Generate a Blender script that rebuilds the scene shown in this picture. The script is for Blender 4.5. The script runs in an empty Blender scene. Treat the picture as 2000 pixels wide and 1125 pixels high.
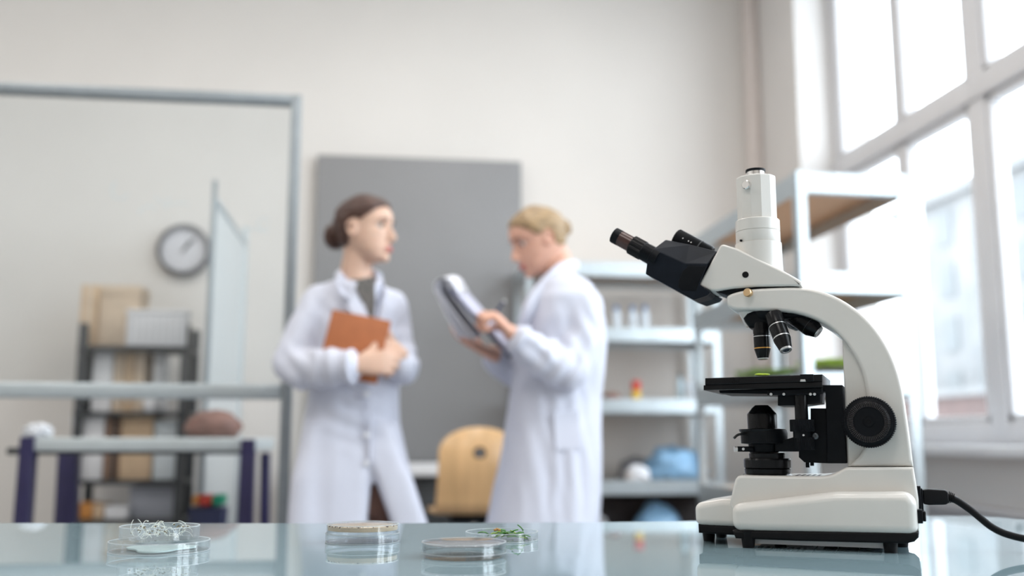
import bpy, bmesh, math, random
from mathutils import Vector, Matrix, Euler, noise
random.seed(7)
SC = bpy.context.scene
C = SC.collection
R = math.radians
PI = math.pi

# ---------------------------------------------------------------- camera
YAW, PITCH, CZ = R(7.45), R(8.7), 0.92
cam_data = bpy.data.cameras.new('camera')
cam_data.sensor_width = 36.0
cam_data.lens = 35.0
cam_data.clip_start = 0.02
cam_data.dof.use_dof = True
cam_data.dof.focus_distance = 1.17
cam_data.dof.aperture_fstop = 2.2
cam_data.dof.aperture_blades = 9
cam = bpy.data.objects.new('camera', cam_data)
C.objects.link(cam)
cam.location = (0, 0, CZ)
cam.rotation_euler = Euler((PI / 2 + PITCH, 0, -YAW), 'XYZ')
SC.camera = cam
# ---------------------------------------------------------------- view, world, lights
SC.view_settings.view_transform = 'Standard'
SC.view_settings.look = 'None'
SC.view_settings.exposure = 0.16
SC.view_settings.gamma = 1.0
SC.view_settings.use_curve_mapping = False
W = bpy.data.worlds.new('overcast_sky')
SC.world = W
W.use_nodes = True
_b = W.node_tree.nodes['Background']
_b.inputs[0].default_value = (0.86, 0.93, 1.0, 1)
_b.inputs[1].default_value = 7.5

def area(name, loc, rot, sx, sy, power, col, portal=False):
    l = bpy.data.lights.new(name, 'AREA')
    l.shape = 'RECTANGLE'; l.size = sx; l.size_y = sy
    l.energy = power; l.color = col
    if portal: l.cycles.is_portal = True
    o = bpy.data.objects.new(name, l); C.objects.link(o)
    o.location = loc; o.rotation_euler = rot
    return o
# portal over the long window bank (sky light only, it emits nothing itself)
area('window_portal', (2.56, 1.95, 2.3), (0, R(90), 0), 2.75, 6.0, 0, (1, 1, 1), True)
# unseen area lights added under the ceiling as fill for the room
for _x, _y in ((-1.9, 1.2), (-1.9, 3.4), (0.5, 1.2), (0.5, 3.6), (-0.7, -0.9)):
    area('ceiling_fill', (_x, _y, 3.86), (0, 0, 0), 1.3, 0.7, 26, (1.0, 0.955, 0.91))

# ---------------------------------------------------------------- camera-ray helper (reads positions off the photograph)
FPX = 2000 * 35 / 36
_f = Vector((math.sin(YAW) * math.cos(PITCH), math.cos(YAW) * math.cos(PITCH), math.sin(PITCH)))
_r = Vector((math.cos(YAW), -math.sin(YAW), 0))
_u = _r.cross(_f)
CAM = Vector((0, 0, CZ))
def ray(x, y): return _f + _r * ((x - 1000) / FPX) + _u * ((562.5 - y) / FPX)
def P(x, y, Y):
    d = ray(x, y); return CAM + d * (Y / d.y)
def PX(x, y, X):
    d = ray(x, y); return CAM + d * (X / d.x)
def PZ(x, y, Z):
    d = ray(x, y); return CAM + d * ((Z - CZ) / d.z)

# ---------------------------------------------------------------- materials
_m = {}
def mat(name, col, rough=0.5, metal=0.0, var=0.0, scale=20.0, bump=0.0, bscale=60.0, coat=0.0, spec=None, trans=0.0, ior=None, sss=0.0, stretch=None, col2=None):
    if name in _m: return _m[name]
    m = bpy.data.materials.new(name); m.use_nodes = True
    nt = m.node_tree; b = nt.nodes['Principled BSDF']
    b.inputs['Base Color'].default_value = (*col, 1)
    b.inputs['Roughness'].default_value = rough
    b.inputs['Metallic'].default_value = metal
    if coat: b.inputs['Coat Weight'].default_value = coat; b.inputs['Coat Roughness'].default_value = 0.05
    if spec is not None: b.inputs['Specular IOR Level'].default_value = spec
    if trans: b.inputs['Transmission Weight'].default_value = trans
    if ior: b.inputs['IOR'].default_value = ior
    if sss:
        b.inputs['Subsurface Weight'].default_value = sss
        b.inputs['Subsurface Radius'].default_value = (0.012, 0.005, 0.003)
        b.inputs['Subsurface Scale'].default_value = 1.0
    tc = nt.nodes.new('ShaderNodeTexCoord')
    src = tc.outputs['Object']
    if stretch:
        mp_ = nt.nodes.new('ShaderNodeMapping'); mp_.inputs['Scale'].default_value = stretch
        nt.links.new(src, mp_.inputs[0]); src = mp_.outputs[0]
    if var or col2:
        n = nt.nodes.new('ShaderNodeTexNoise'); n.inputs['Scale'].default_value = scale; n.inputs['Detail'].default_value = 4
        nt.links.new(src, n.inputs['Vector'])
        rp = nt.nodes.new('ShaderNodeValToRGB'); nt.links.new(n.outputs['Fac'], rp.inputs[0])
        c2 = col2 or tuple(min(1, c * (1 + var)) for c in col)
        c1 = col if col2 else tuple(c * (1 - var) for c in col)
        rp.color_ramp.elements[0].position = 0.35; rp.color_ramp.elements[0].color = (*c1, 1)
        rp.color_ramp.elements[1].position = 0.65; rp.color_ramp.elements[1].color = (*c2, 1)
        nt.links.new(rp.outputs[0], b.inputs['Base Color'])
    if bump:
        n = nt.nodes.new('ShaderNodeTexNoise'); n.inputs['Scale'].default_value = bscale; n.inputs['Detail'].default_value = 3
        nt.links.new(src, n.inputs['Vector'])
        bp = nt.nodes.new('ShaderNodeBump'); bp.inputs['Strength'].default_value = bump; bp.inputs['Distance'].default_value = 0.01
        nt.links.new(n.outputs['Fac'], bp.inputs['Height']); nt.links.new(bp.outputs[0], b.inputs['Normal'])
    _m[name] = m
    return m

def thin_glass(name, tint, gloss_rough=0.02, base=0.04, haze=0.0, graze=0.9):
    """flat pane: straight-through light plus Fresnel reflection"""
    if name in _m: return _m[name]
    m = bpy.data.materials.new(name); m.use_nodes = True
    nt = m.node_tree; nt.nodes.remove(nt.nodes['Principled BSDF'])
    out = nt.nodes['Material Output']
    t = nt.nodes.new('ShaderNodeBsdfTransparent'); t.inputs[0].default_value = (*tint, 1)
    g = nt.nodes.new('ShaderNodeBsdfGlossy'); g.inputs['Roughness'].default_value = gloss_rough
    lw = nt.nodes.new('ShaderNodeLayerWeight'); lw.inputs['Blend'].default_value = 0.5
    pw_ = nt.nodes.new('ShaderNodeMath'); pw_.operation = 'POWER'; pw_.inputs[1].default_value = 5
    fr = nt.nodes.new('ShaderNodeMath'); fr.operation = 'MULTIPLY_ADD'; fr.inputs[1].default_value = graze; fr.inputs[2].default_value = base
    nt.links.new(lw.outputs['Facing'], pw_.inputs[0]); nt.links.new(pw_.outputs[0], fr.inputs[0])
    mx = nt.nodes.new('ShaderNodeMixShader')
    nt.links.new(fr.outputs[0], mx.inputs[0]); nt.links.new(t.outputs[0], mx.inputs[1]); nt.links.new(g.outputs[0], mx.inputs[2])
    if haze:
        df = nt.nodes.new('ShaderNodeBsdfDiffuse'); df.inputs[0].default_value = (0.85, 0.88, 0.9, 1)
        tl = nt.nodes.new('ShaderNodeBsdfTranslucent'); tl.inputs[0].default_value = (0.85, 0.88, 0.9, 1)
        m1 = nt.nodes.new('ShaderNodeMixShader'); m1.inputs[0].default_value = .5
        nt.links.new(df.outputs[0], m1.inputs[1]); nt.links.new(tl.outputs[0], m1.inputs[2])
        m2_ = nt.nodes.new('ShaderNodeMixShader'); m2_.inputs[0].default_value = haze
        nt.links.new(mx.outputs[0], m2_.inputs[1]); nt.links.new(m1.outputs[0], m2_.inputs[2]); mx = m2_
    nt.links.new(mx.outputs[0], out.inputs[0])
    _m[name] = m
    return m

M_wall = mat('painted_plaster', (0.69, 0.665, 0.635), 0.8, var=0.02, scale=1.5, bump=0.05, bscale=40)
M_pier = mat('painted_pier', (0.68, 0.66, 0.645), 0.8, var=0.02, scale=2)
M_ceil = mat('ceiling_paint', (0.8, 0.79, 0.77), 0.9, var=0.01)
M_floor = mat('grey_linoleum', (0.33, 0.33, 0.34), 0.35, var=0.06, scale=6)
M_frame = mat('window_paint', (0.66, 0.66, 0.68), 0.4, var=0.02, scale=5)
M_sill = mat('sill_paint', (0.78, 0.80, 0.83), 0.3, var=0.02, scale=5)
M_pane = thin_glass('window_glass', (0.97, 0.98, 0.98))
M_board_glass = thin_glass('board_glass', (0.965, 0.98, 0.985))
M_alu = mat('brushed_aluminium', (0.27, 0.30, 0.32), 0.38, 0.5, var=0.04, scale=30)
M_galv = mat('galvanised_steel', (0.56, 0.62, 0.65), 0.33, 0.75, var=0.025, scale=25)
M_mdf = mat('fibreboard', (0.50, 0.34, 0.22), 0.7, var=0.08, scale=60)
M_dark = mat('dark_metal', (0.055, 0.06, 0.065), 0.45, 0.3, var=0.1)
M_panel = mat('grey_panel', (0.235, 0.235, 0.24), 0.55, var=0.03, scale=2)
M_white_lam = mat('white_laminate', (0.75, 0.76, 0.78), 0.35, var=0.02)
M_greyl = mat('grey_laminate', (0.60, 0.65, 0.66), 0.4, var=0.03)
M_rail = mat('pale_aluminium', (0.48, 0.53, 0.55), 0.35, 0.4, var=0.03, scale=30)
M_blue = mat('blue_enamel', (0.022, 0.018, 0.075), 0.4, var=0.08)
M_card = mat('cardboard', (0.62, 0.46, 0.31), 0.8, var=0.07, scale=12)
M_card2 = mat('pale_cardboard', (0.66, 0.54, 0.42), 0.8, var=0.06, scale=12)
M_card3 = mat('brown_cardboard', (0.34, 0.22, 0.16), 0.8, var=0.1, scale=12)
M_wplas = mat('white_plastic', (0.78, 0.79, 0.82), 0.4, var=0.02)
M_black = mat('black_plastic', (0.006, 0.007, 0.009), 0.42, var=0.2, scale=40, spec=0.11)
M_blackm = mat('black_anodised', (0.006, 0.006, 0.007), 0.24, var=0.15, scale=30, spec=0.2)
M_navyb = mat('black_crinkle_paint', (0.009, 0.012, 0.018), 0.42, var=0.1, scale=60, bump=0.05, bscale=900, spec=0.10)
M_rubber = mat('black_rubber', (0.007, 0.007, 0.008), 0.5, var=0.1, spec=0.14)
M_scope = mat('cream_enamel', (0.71, 0.685, 0.645), 0.32, var=0.012, scale=25, coat=0.25)
M_ridge = mat('glossy_black', (0.012, 0.010, 0.012), 0.18, var=0.1, spec=0.7)
M_chrome = mat('chrome', (0.82, 0.80, 0.78), 0.12, 1.0, var=0.02)
M_gold = mat('gold_paint', (0.75, 0.38, 0.08), 0.35, 0.3, var=0.03)
M_silver = mat('silver_paint', (0.7, 0.7, 0.7), 0.3, 0.7, var=0.03)
M_eyecup = mat('smoked_eyepiece', (0.055, 0.025, 0.021), 0.25, 0.1, var=0.25, scale=50)
M_lens = mat('objective_glass', (0.04, 0.05, 0.07), 0.03, 0.0, var=0.05, coat=1.0)
M_table = mat('back_painted_glass', (0.235, 0.335, 0.375), 0.012, var=0.01, scale=3, spec=0.8, ior=1.6)
M_tedge = mat('glass_edge', (0.25, 0.50, 0.50), 0.1, var=0.05)
M_skin1 = mat('fair_skin', (0.66, 0.43, 0.32), 0.5, var=0.05, scale=18, sss=0.15)
M_skin2 = mat('rosy_skin', (0.66, 0.37, 0.27), 0.5, var=0.07, scale=18, sss=0.15)
M_hair1 = mat('brown_hair', (0.055, 0.018, 0.009), 0.42, var=0.35, scale=30, bump=0.3, bscale=90, stretch=(1, 6, 6))
M_hair2 = mat('blonde_hair', (0.34, 0.225, 0.115), 0.42, var=0.35, scale=26, bump=0.3, bscale=90, stretch=(1, 6, 6))
M_coat = mat('white_cotton', (0.63, 0.65, 0.745), 0.85, var=0.02, scale=10, bump=0.15, bscale=14)
M_shirt = mat('patterned_shirt', (0.20, 0.17, 0.16), 0.8, col2=(0.10, 0.11, 0.10), scale=90)
M_trou = mat('brown_trousers', (0.16, 0.085, 0.065), 0.85, var=0.08)
M_shoe = mat('dark_leather', (0.04, 0.03, 0.03), 0.4, var=0.1)
M_book = mat('tan_leather', (0.40, 0.125, 0.042), 0.55, var=0.06, scale=30, bump=0.1, bscale=200)
M_paper = mat('paper', (0.80, 0.80, 0.86), 0.8, var=0.01)
M_navy = mat('navy_board', (0.018, 0.024, 0.075), 0.5, var=0.05)
M_ply = mat('birch_plywood', (0.72, 0.45, 0.22), 0.32, var=0.10, scale=5, stretch=(6, 1, 0.6), coat=0.3)
M_bluebag = mat('blue_plastic_film', (0.24, 0.45, 0.68), 0.35, var=0.2, scale=12, bump=0.4, bscale=20)
M_wbag = mat('white_plastic_film', (0.72, 0.74, 0.78), 0.4, var=0.1, scale=12, bump=0.4, bscale=20)
M_bagbr = mat('brown_leather', (0.20, 0.11, 0.09), 0.55, var=0.2, scale=14, bump=0.3, bscale=20)
M_green = mat('sprout_green', (0.16, 0.30, 0.03), 0.6, var=0.4, scale=40)
M_lime = mat('young_leaf', (0.34, 0.50, 0.06), 0.6, var=0.3, scale=40)
M_leaf = mat('leaf_green', (0.07, 0.24, 0.03), 0.45, var=0.4, scale=60)
M_tray = mat('black_tray', (0.03, 0.022, 0.02), 0.6, var=0.1)
M_dish = thin_glass('clear_polystyrene', (0.95, 0.965, 0.97), 0.02, 0.06, haze=0.035, graze=0.45)
M_rim = thin_glass('polystyrene_rim', (0.9, 0.93, 0.94), 0.08, 0.3, haze=0.5)
M_bottle = thin_glass('clear_bottle', (0.80, 0.88, 0.92))
M_sprout = mat('sprout_stem', (0.85, 0.87, 0.78), 0.4, var=0.05, sss=0.2)
M_seed = mat('seed_husk', (0.13, 0.09, 0.02), 0.5, var=0.4, scale=200)
M_agar = mat('beige_agar', (0.62, 0.47, 0.32), 0.4, var=0.08, scale=60)
M_soil = mat('grey_soil', (0.27, 0.26, 0.27), 0.8, var=0.25, scale=160)
M_agarw = mat('clear_agar', (0.62, 0.76, 0.75), 0.2, var=0.05, scale=30)
M_red = mat('red_plastic', (0.55, 0.05, 0.03), 0.4, var=0.05)
M_dgreen = mat('green_plastic', (0.01, 0.28, 0.16), 0.4, var=0.05)
M_yel = mat('yellow_plastic', (0.75, 0.52, 0.06), 0.4, var=0.05)
M_orange = mat('orange_card', (0.62, 0.27, 0.07), 0.6, var=0.05)
M_face = mat('clock_face', (0.60, 0.60, 0.63), 0.5, var=0.01)
M_lips = mat('lips', (0.52, 0.17, 0.15), 0.45, var=0.05)
M_eyew = mat('eye_white', (0.7, 0.68, 0.66), 0.2, var=0.02)
M_iris = mat('iris', (0.07, 0.05, 0.03), 0.2, var=0.1)
M_brow = mat('eyebrow', (0.16, 0.08, 0.05), 0.7, var=0.2)
M_brick = mat('red_brick', (0.085, 0.055, 0.05), 0.8, var=0.15, scale=0.8)
M_facade = mat('pale_facade', (0.135, 0.14, 0.145), 0.8, col2=(0.17, 0.17, 0.17), scale=0.55)
M_fwin = mat('facade_window', (0.09, 0.10, 0.105), 0.5, var=0.1)
M_ground = mat('street_ground', (0.3, 0.3, 0.3), 0.9, var=0.1)
M_marker = mat('marker_ink', (0.45, 0.60, 0.66), 0.6, var=0.05)

# ---------------------------------------------------------------- mesh helpers
def V(*a): return Vector(a)
def basis(axis, hint=None):
    a = Vector(axis).normalized()
    h = Vector(hint) if hint is not None else (Vector((0, 0, 1)) if abs(a.z) < 0.9 else Vector((1, 0, 0)))
    s = a.cross(h).normalized(); t = s.cross(a).normalized()
    return a, s, t
def loft(bm, rings, cap=True, closed=True):
    vr = [[bm.verts.new(p) for p in r] for r in rings]
    n = len(vr[0])
    for a, b in zip(vr[:-1], vr[1:]):
        for i in range(n if closed else n - 1):
            j = (i + 1) % n
            bm.faces.new((a[i], a[j], b[j], b[i]))
    if cap and closed:
        bm.faces.new(list(reversed(vr[0]))); bm.faces.new(vr[-1])
    return vr
def lathe(bm, prof, org=(0, 0, 0), axis=(0, 0, 1), seg=32, cap=True, rib=0.0, ribn=0):
    a, s, t = basis(axis); o = Vector(org)
    rings = []
    for r, h in prof:
        ring = []
        for i in range(seg):
            an = 2 * PI * i / seg
            rr = r
            ring.append(o + a * h + (s * math.cos(an) + t * math.sin(an)) * max(rr, 1e-5))
        rings.append(ring)
    loft(bm, rings, cap)
def ribbed(bm, r, h0, h1, org, axis, n=60, d=0.0008, ch=0.0008):
    """knurled cylinder"""
    a, s, t = basis(axis); o = Vector(org); rings = []
    for h, dr in ((h0, -ch), (h0 + ch, 0), (h1 - ch, 0), (h1, -ch)):
        ring = []
        for i in range(n * 4):
            an = 2 * PI * i / (n * 4)
            rr = r + dr - (d if (i % 4) in (2, 3) else 0)
            ring.append(o + a * h + (s * math.cos(an) + t * math.sin(an)) * rr)
        rings.append(ring)
    loft(bm, rings)
def tube(bm, pts, rad, seg=12, cap=True, flat=1.0, hint=None):
    pts = [Vector(p) for p in pts]
    if not isinstance(rad, (list, tuple)): rad = [rad] * len(pts)
    rings = []; up = Vector(hint) if hint else None
    for i, p in enumerate(pts):
        d = (pts[min(i + 1, len(pts) - 1)] - pts[max(i - 1, 0)]).normalized()
        if up is None: up = Vector((0, 0, 1)) if abs(d.z) < 0.9 else Vector((1, 0, 0))
        s = d.cross(up).normalized(); t = s.cross(d).normalized(); up = t
        r = rad[i]
        rings.append([p + (s * math.cos(2 * PI * k / seg) + t * flat * math.sin(2 * PI * k / seg)) * r for k in range(seg)])
    loft(bm, rings, cap)
def smooth_path(pts, n=6):
    pts = [Vector(p) for p in pts]; out = []
    for i in range(len(pts) - 1):
        p0 = pts[max(i - 1, 0)]; p1 = pts[i]; p2 = pts[i + 1]; p3 = pts[min(i + 2, len(pts) - 1)]
        for k in range(n):
            t = k / n
            out.append(0.5 * ((2 * p1) + (p2 - p0) * t + (2 * p0 - 5 * p1 + 4 * p2 - p3) * t * t + (3 * p1 - p0 - 3 * p2 + p3) * t ** 3))
    out.append(pts[-1]); return out
def capsule(bm, pts, rad, seg=16):
    """rounded-ended tapering chain for bodies"""
    pts = [Vector(p) for p in pts]
    P_, R_ = [], []
    d0 = (pts[0] - pts[1]).normalized(); d1 = (pts[-1] - pts[-2]).normalized()
    for a in (80, 55, 28): P_.append(pts[0] + d0 * rad[0] * math.sin(R(a))); R_.append(rad[0] * math.cos(R(a)))
    P_ += pts; R_ += list(rad)
    for a in (28, 55, 80): P_.append(pts[-1] + d1 * rad[-1] * math.sin(R(a))); R_.append(rad[-1] * math.cos(R(a)))
    tube(bm, P_, R_, seg)
def box(bm, a, b, rot=None, org=None):
    a = Vector(a); b = Vector(b)
    vs = [Vector((x, y, z)) for z in (a.z, b.z) for y in (a.y, b.y) for x in (a.x, b.x)]
    if rot is not None:
        o = Vector(org) if org else (a + b) / 2
        vs = [o + rot @ (v - o) for v in vs]
    v = [bm.verts.new(p) for p in vs]
    for f in ((0, 2, 3, 1), (4, 5, 7, 6), (0, 1, 5, 4), (2, 6, 7, 3), (0, 4, 6, 2), (1, 3, 7, 5)):
        bm.faces.new([v[i] for i in f])
def obox(bm, c, ax, ay, az, hx, hy, hz):
    """box at centre c with unit axes"""
    c = Vector(c); v = []
    for k in (-1, 1):
        for j in (-1, 1):
            for i in (-1, 1):
                v.append(bm.verts.new(c + ax * hx * i + ay * hy * j + az * hz * k))
    for f in ((0, 2, 3, 1), (4, 5, 7, 6), (0, 1, 5, 4), (2, 6, 7, 3), (0, 4, 6, 2), (1, 3, 7, 5)):
        bm.faces.new([v[i] for i in f])
def prism(bm, pts, y0, y1):
    """polygon of (x,z) points extruded along local y"""
    loft(bm, [[Vector((p[0], y0, p[1])) for p in pts], [Vector((p[0], y1, p[1])) for p in pts]])
def ball(bm, c, rx, ry=None, rz=None, seg=16, rot=None, f=None):
    ry = ry or rx; rz = rz or rx; c = Vector(c); rings = []
    nr = seg // 2 + 1
    for i in range(1, nr):
        ph = PI * i / nr - PI / 2; ring = []
        for k in range(seg):
            th = 2 * PI * k / seg
            p = Vector((math.cos(ph) * math.cos(th) * rx, math.cos(ph) * math.sin(th) * ry, math.sin(ph) * rz))
            if f: p = f(p)
            if rot: p = rot @ p
            ring.append(c + p)
        rings.append(ring)
    loft(bm, rings)
def B(): return bmesh.new()

def wm(o):
    m = o.matrix_basis.copy()
    while o.parent is not None:
        o = o.parent; m = o.matrix_basis @ m
    return m
def obj(name, bm, m, parent=None, smooth=True, bevel=0.0, segs=2, sub=0, ang=35, world=True, wn=False):
    bmesh.ops.recalc_face_normals(bm, faces=bm.faces[:])
    if parent is not None and world:
        bm.transform(wm(parent).inverted())
    me = bpy.data.meshes.new(name); bm.to_mesh(me); bm.free()
    mats = m if isinstance(m, (list, tuple)) else [m]
    for q in mats: me.materials.append(q)
    if smooth:
        me.polygons.foreach_set('use_smooth', [True] * len(me.polygons))
        me.set_sharp_from_angle(angle=R(ang))
    o = bpy.data.objects.new(name, me); C.objects.link(o)
    if parent is not None: o.parent = parent
    if bevel:
        md = o.modifiers.new('bevel', 'BEVEL'); md.width = bevel; md.segments = segs; md.limit_method = 'ANGLE'; md.angle_limit = R(30)
        md.harden_normals = False
        if smooth: 
            for e in me.edges: e.use_edge_sharp = False
    if wn:
        md = o.modifiers.new('wn', 'WEIGHTED_NORMAL'); md.mode = 'FACE_AREA'; md.weight = 50; md.keep_sharp = True
    if sub:
        md = o.modifiers.new('subsurf', 'SUBSURF'); md.levels = sub; md.render_levels = sub
    return o
def tag(o, label=None, cat=None, group=None, kind=None):
    if label: o['label'] = label
    if cat: o['category'] = cat
    if group: o['group'] = group
    if kind: o['kind'] = kind
    return o
def thing(name, loc, label, cat, group=None, rz=0.0):
    o = bpy.data.objects.new(name, None); C.objects.link(o)
    o.empty_display_size = 0.05
    o.location = loc; o.rotation_euler = (0, 0, rz)
    o.matrix_world = Matrix.Translation(Vector(loc)) @ Matrix.Rotation(rz, 4, 'Z')
    return tag(o, label, cat, group)
def struct(name, bm, m, parent=None, **k):
    o = obj(name, bm, m, parent, **k)
    if parent is None: o['kind'] = 'structure'
    return o
def remeshed(name, bm, m, voxel, parent=None, smooth_it=6, disp=None):
    """one continuous skin grown over overlapping volumes"""
    bmesh.ops.recalc_face_normals(bm, faces=bm.faces[:])
    me = bpy.data.meshes.new(name); bm.to_mesh(me); bm.free()
    t = bpy.data.objects.new(name + '_tmp', me); C.objects.link(t)
    md = t.modifiers.new('r', 'REMESH'); md.mode = 'VOXEL'; md.voxel_size = voxel
    if smooth_it:
        s = t.modifiers.new('s', 'SMOOTH'); s.iterations = smooth_it; s.factor = 0.5
    dg = bpy.context.evaluated_depsgraph_get(); dg.update()
    me2 = bpy.data.meshes.new_from_object(t.evaluated_get(dg))
    bpy.data.objects.remove(t); bpy.data.meshes.remove(me)
    me2.name = name
    if disp:
        n_ = len(me2.vertices); co = [0.0] * (3 * n_); me2.vertices.foreach_get('co', co)
        no = [0.0] * (3 * n_); me2.vertices.foreach_get('normal', no)
        for i in range(n_):
            q = disp(Vector(co[3 * i:3 * i + 3]), Vector(no[3 * i:3 * i + 3])); co[3 * i:3 * i + 3] = q[:]
        me2.vertices.foreach_set('co', co)
    if parent is not None: me2.transform(wm(parent).inverted())
    me2.materials.clear(); me2.materials.append(m)
    me2.polygons.foreach_set('use_smooth', [True] * len(me2.polygons))
    o = bpy.data.objects.new(name, me2); C.objects.link(o)
    if parent is not None: o.parent = parent
    return o
# ================================================================ THE ROOM
XL, XW, XG = -3.6, 2.20, 2.42      # left wall, window-wall face, window plane
YB, YR, YF = 5.5, 4.92, -2.6       # back wall, reveal, wall behind the camera
ZC = 3.9
bm = B(); box(bm, (XL - .2, YF - .2, -.1), (XW + .4, YB + .2, 0)); struct('floor', bm, M_floor, smooth=False)
bm = B(); box(bm, (XL - .2, YF - .2, ZC), (XW + .4, YB + .2, ZC + .1)); struct('ceiling', bm, M_ceil, smooth=False)
bm = B(); box(bm, (XL - .2, YB, 0), (XW + .4, YB + .2, ZC)); struct('wall_back', bm, M_wall, smooth=False)
bm = B(); box(bm, (XL - .2, YF, 0), (XL, YB, ZC)); struct('wall_left', bm, M_wall, smooth=False)
bm = B(); box(bm, (XL, YF - .2, 0), (XW + .4, YF, ZC)); struct('wall_front', bm, M_wall, smooth=False)
SILL = 0.90
bm = B()
box(bm, (XW, YR, 0), (XW + .4, YB, ZC))                     # pier in the far corner
box(bm, (XW + .03, YF, 0), (XW + .4, YR, SILL - .04))       # wall below the windows
box(bm, (XW, YF, 3.62), (XW + .4, YR, ZC))                  # lintel
box(bm, (XW, YF, 0), (XW + .4, -1.06, ZC))
struct('wall_right', bm, M_pier, smooth=False)
bm = B(); lathe(bm, [(0.05, 0), (0.05, ZC)], (XW - .035, YB - .035, 0), seg=20)
struct('trim_1', bm, mat('corner_paint', (0.66, 0.60, 0.57), 0.7, var=0.02))     # rounded corner pipe
bm = B(); box(bm, (XW - .05, -1.0, SILL - .04), (XG + .0, YR + .0, SILL)); struct('trim_2', bm, M_sill, bevel=.006)   # sill board
bm = B(); box(bm, (XL, YB - .015, 0), (XW, YB, .09)); struct('baseboard_back', bm, M_white_lam, smooth=False)
# window bays: casing, transom, thin mullion and panes
ys = [YR, 3.64, 2.30, 0.90, -0.95]
ZT0, ZT1 = 2.30, 2.395
for i in range(4):
    y1, y0 = ys[i], ys[i + 1]; ym = (y0 + y1) / 2 - .03
    w = bpy.data.objects.new('window_%d' % (i + 1), None); C.objects.link(w); w['kind'] = 'structure'
    w.location = (XG, (y0 + y1) / 2, SILL); w.matrix_world = Matrix.Translation(w.location)
    bm = B()
    a, b_ = XG - .03, XG + .05
    box(bm, (a, y0 + .0005, SILL), (b_, y0 + .055, 3.62)); box(bm, (a, y1 - .055, SILL), (b_, y1 - .0005, 3.62))
    box(bm, (a, y0 + .055, SILL), (b_, y1 - .055, SILL + .09)); box(bm, (a, y0 + .055, 3.55), (b_, y1 - .055, 3.62))
    box(bm, (a - .015, y0 + .001, ZT0), (b_ + .004, y1 - .001, ZT1)); box(bm, (a + .005, ym - .022, SILL + .001), (b_ - .004, ym + .022, 3.619))
    obj('window_frame', bm, M_frame, w, bevel=.006)
    for (p, q) in ((y0 + .055, ym - .022), (ym + .022, y1 - .055)):
        for (z0, z1) in ((SILL + .09, ZT0), (ZT1, 3.55)):
            bm = B()
            for (c0, c1) in (((a + .01, p, z0), (b_ - .01, p + .03, z1)), ((a + .01, q - .03, z0), (b_ - .01, q, z1)),
                             ((a + .01, p, z0), (b_ - .01, q, z0 + .03)), ((a + .01, p, z1 - .03), (b_ - .01, q, z1))):
                box(bm, c0, c1)
            obj('sash', bm, M_frame, w, bevel=.004)
            bm = B(); box(bm, (XG + .01, p + .03, z0 + .03), (XG + .014, q - .03, z1 - .03))
            obj('pane', bm, M_pane, w, smooth=False)
# radiator under the window
t = thing('radiator', (XW - .03, 3.3, 0.12), 'grey panel radiator on the wall under the window sill', 'radiator')
bm = B(); box(bm, (XW - .07, 2.5, .14), (XW - .01, 4.3, .66)); obj('radiator_body', bm, mat('radiator_paint', (.5, .5, .52), .4, var=.02), t, bevel=.008)
bm = B()
for k in range(44): box(bm, (XW - .075, 2.52 + k * .0405, .17), (XW - .068, 2.54 + k * .0405, .63))
obj('fin', bm, _m['radiator_paint'], t, smooth=False)
bm = B(); box(bm, (XW - .09, 2.48, .66), (XW + .03, 4.32, .68)); obj('radiator_top', bm, _m['radiator_paint'], t, bevel=.003)

# ================================================================ OUTSIDE
bm = B(); box(bm, (3, -30, -6.3), (80, 90, -6)); struct('ground', bm, M_ground, smooth=False)
def building(loc, lx, ly, hz, m, label, nx, nz, zbot, wm=M_fwin):
    t = thing('apartment_building', loc, label, 'building')
    x, y, z = loc
    bm = B(); box(bm, (x, y - ly / 2, z), (x + lx, y + ly / 2, z + hz)); obj('wall', bm, m, t, smooth=False)
    bm = B(); box(bm, (x - .4, y - ly / 2 - .3, z + hz), (x + lx, y + ly / 2 + .3, z + hz + .5)); obj('roof', bm, m, t, smooth=False)
    for i in range(nx):
        for k in range(nz):
            yy = y - ly / 2 + (i + .5) * ly / nx; zz = z + zbot + (k + .5) * (hz - zbot) / nz
            bm = B(); box(bm, (x - .06, yy - .6, zz - .8), (x + .1, yy + .6, zz + .8)); obj('window', bm, wm, t, smooth=False)
building((26, 31, -6), 10, 32, 18, M_facade, 'pale many-windowed building across the street seen through the window', 11, 6, 3.0)
t = thing('brick_building', (22, 38, -6), 'low red brick building at the foot of the pale block outside', 'building')
bm = B(); box(bm, (22, 26, -6), (25, 46, 2.6)); obj('wall', bm, M_brick, t, smooth=False)
bm = B(); box(bm, (21.8, 25.8, 2.6), (25, 46.2, 2.9)); obj('roof', bm, M_facade, t, smooth=False)

# ================================================================ GLASS TABLE
TZ = 0.798
edge = [(-2.2, 1.68), (-1.2, 1.665)] + [tuple(PZ(px, py, TZ)[:2]) for px, py in ((0, 1021.5), (350, 1022), (700, 1022), (1000, 1021), (1200, 1019.5), (1360, 1017.5), (1500, 1014), (1650, 1010.5), (1780, 1008), (1850, 1007.5))]
edge = edge + [tuple(PZ(px, py, TZ)[:2]) for px, py in ((1900, 1008), (1950, 1010.5), (2000, 1015))]
e_last = Vector((*edge[-1], 0))
edge += [(e_last.x + .06, e_last.y - .06), (e_last.x + .09, e_last.y - .16), (e_last.x + .1, e_last.y - .5), (1.25, 0.30), (-2.2, 0.30)]
t = thing('glass_table', (0, 1.0, 0), 'large table with glossy pale blue-green glass top in the foreground', 'table')
bm = B(); loft(bm, [[Vector((x, y, TZ - .012)) for x, y in edge], [Vector((x, y, TZ)) for x, y in edge]])
obj('tabletop', bm, M_table, t, smooth=False, bevel=.0012)
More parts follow.
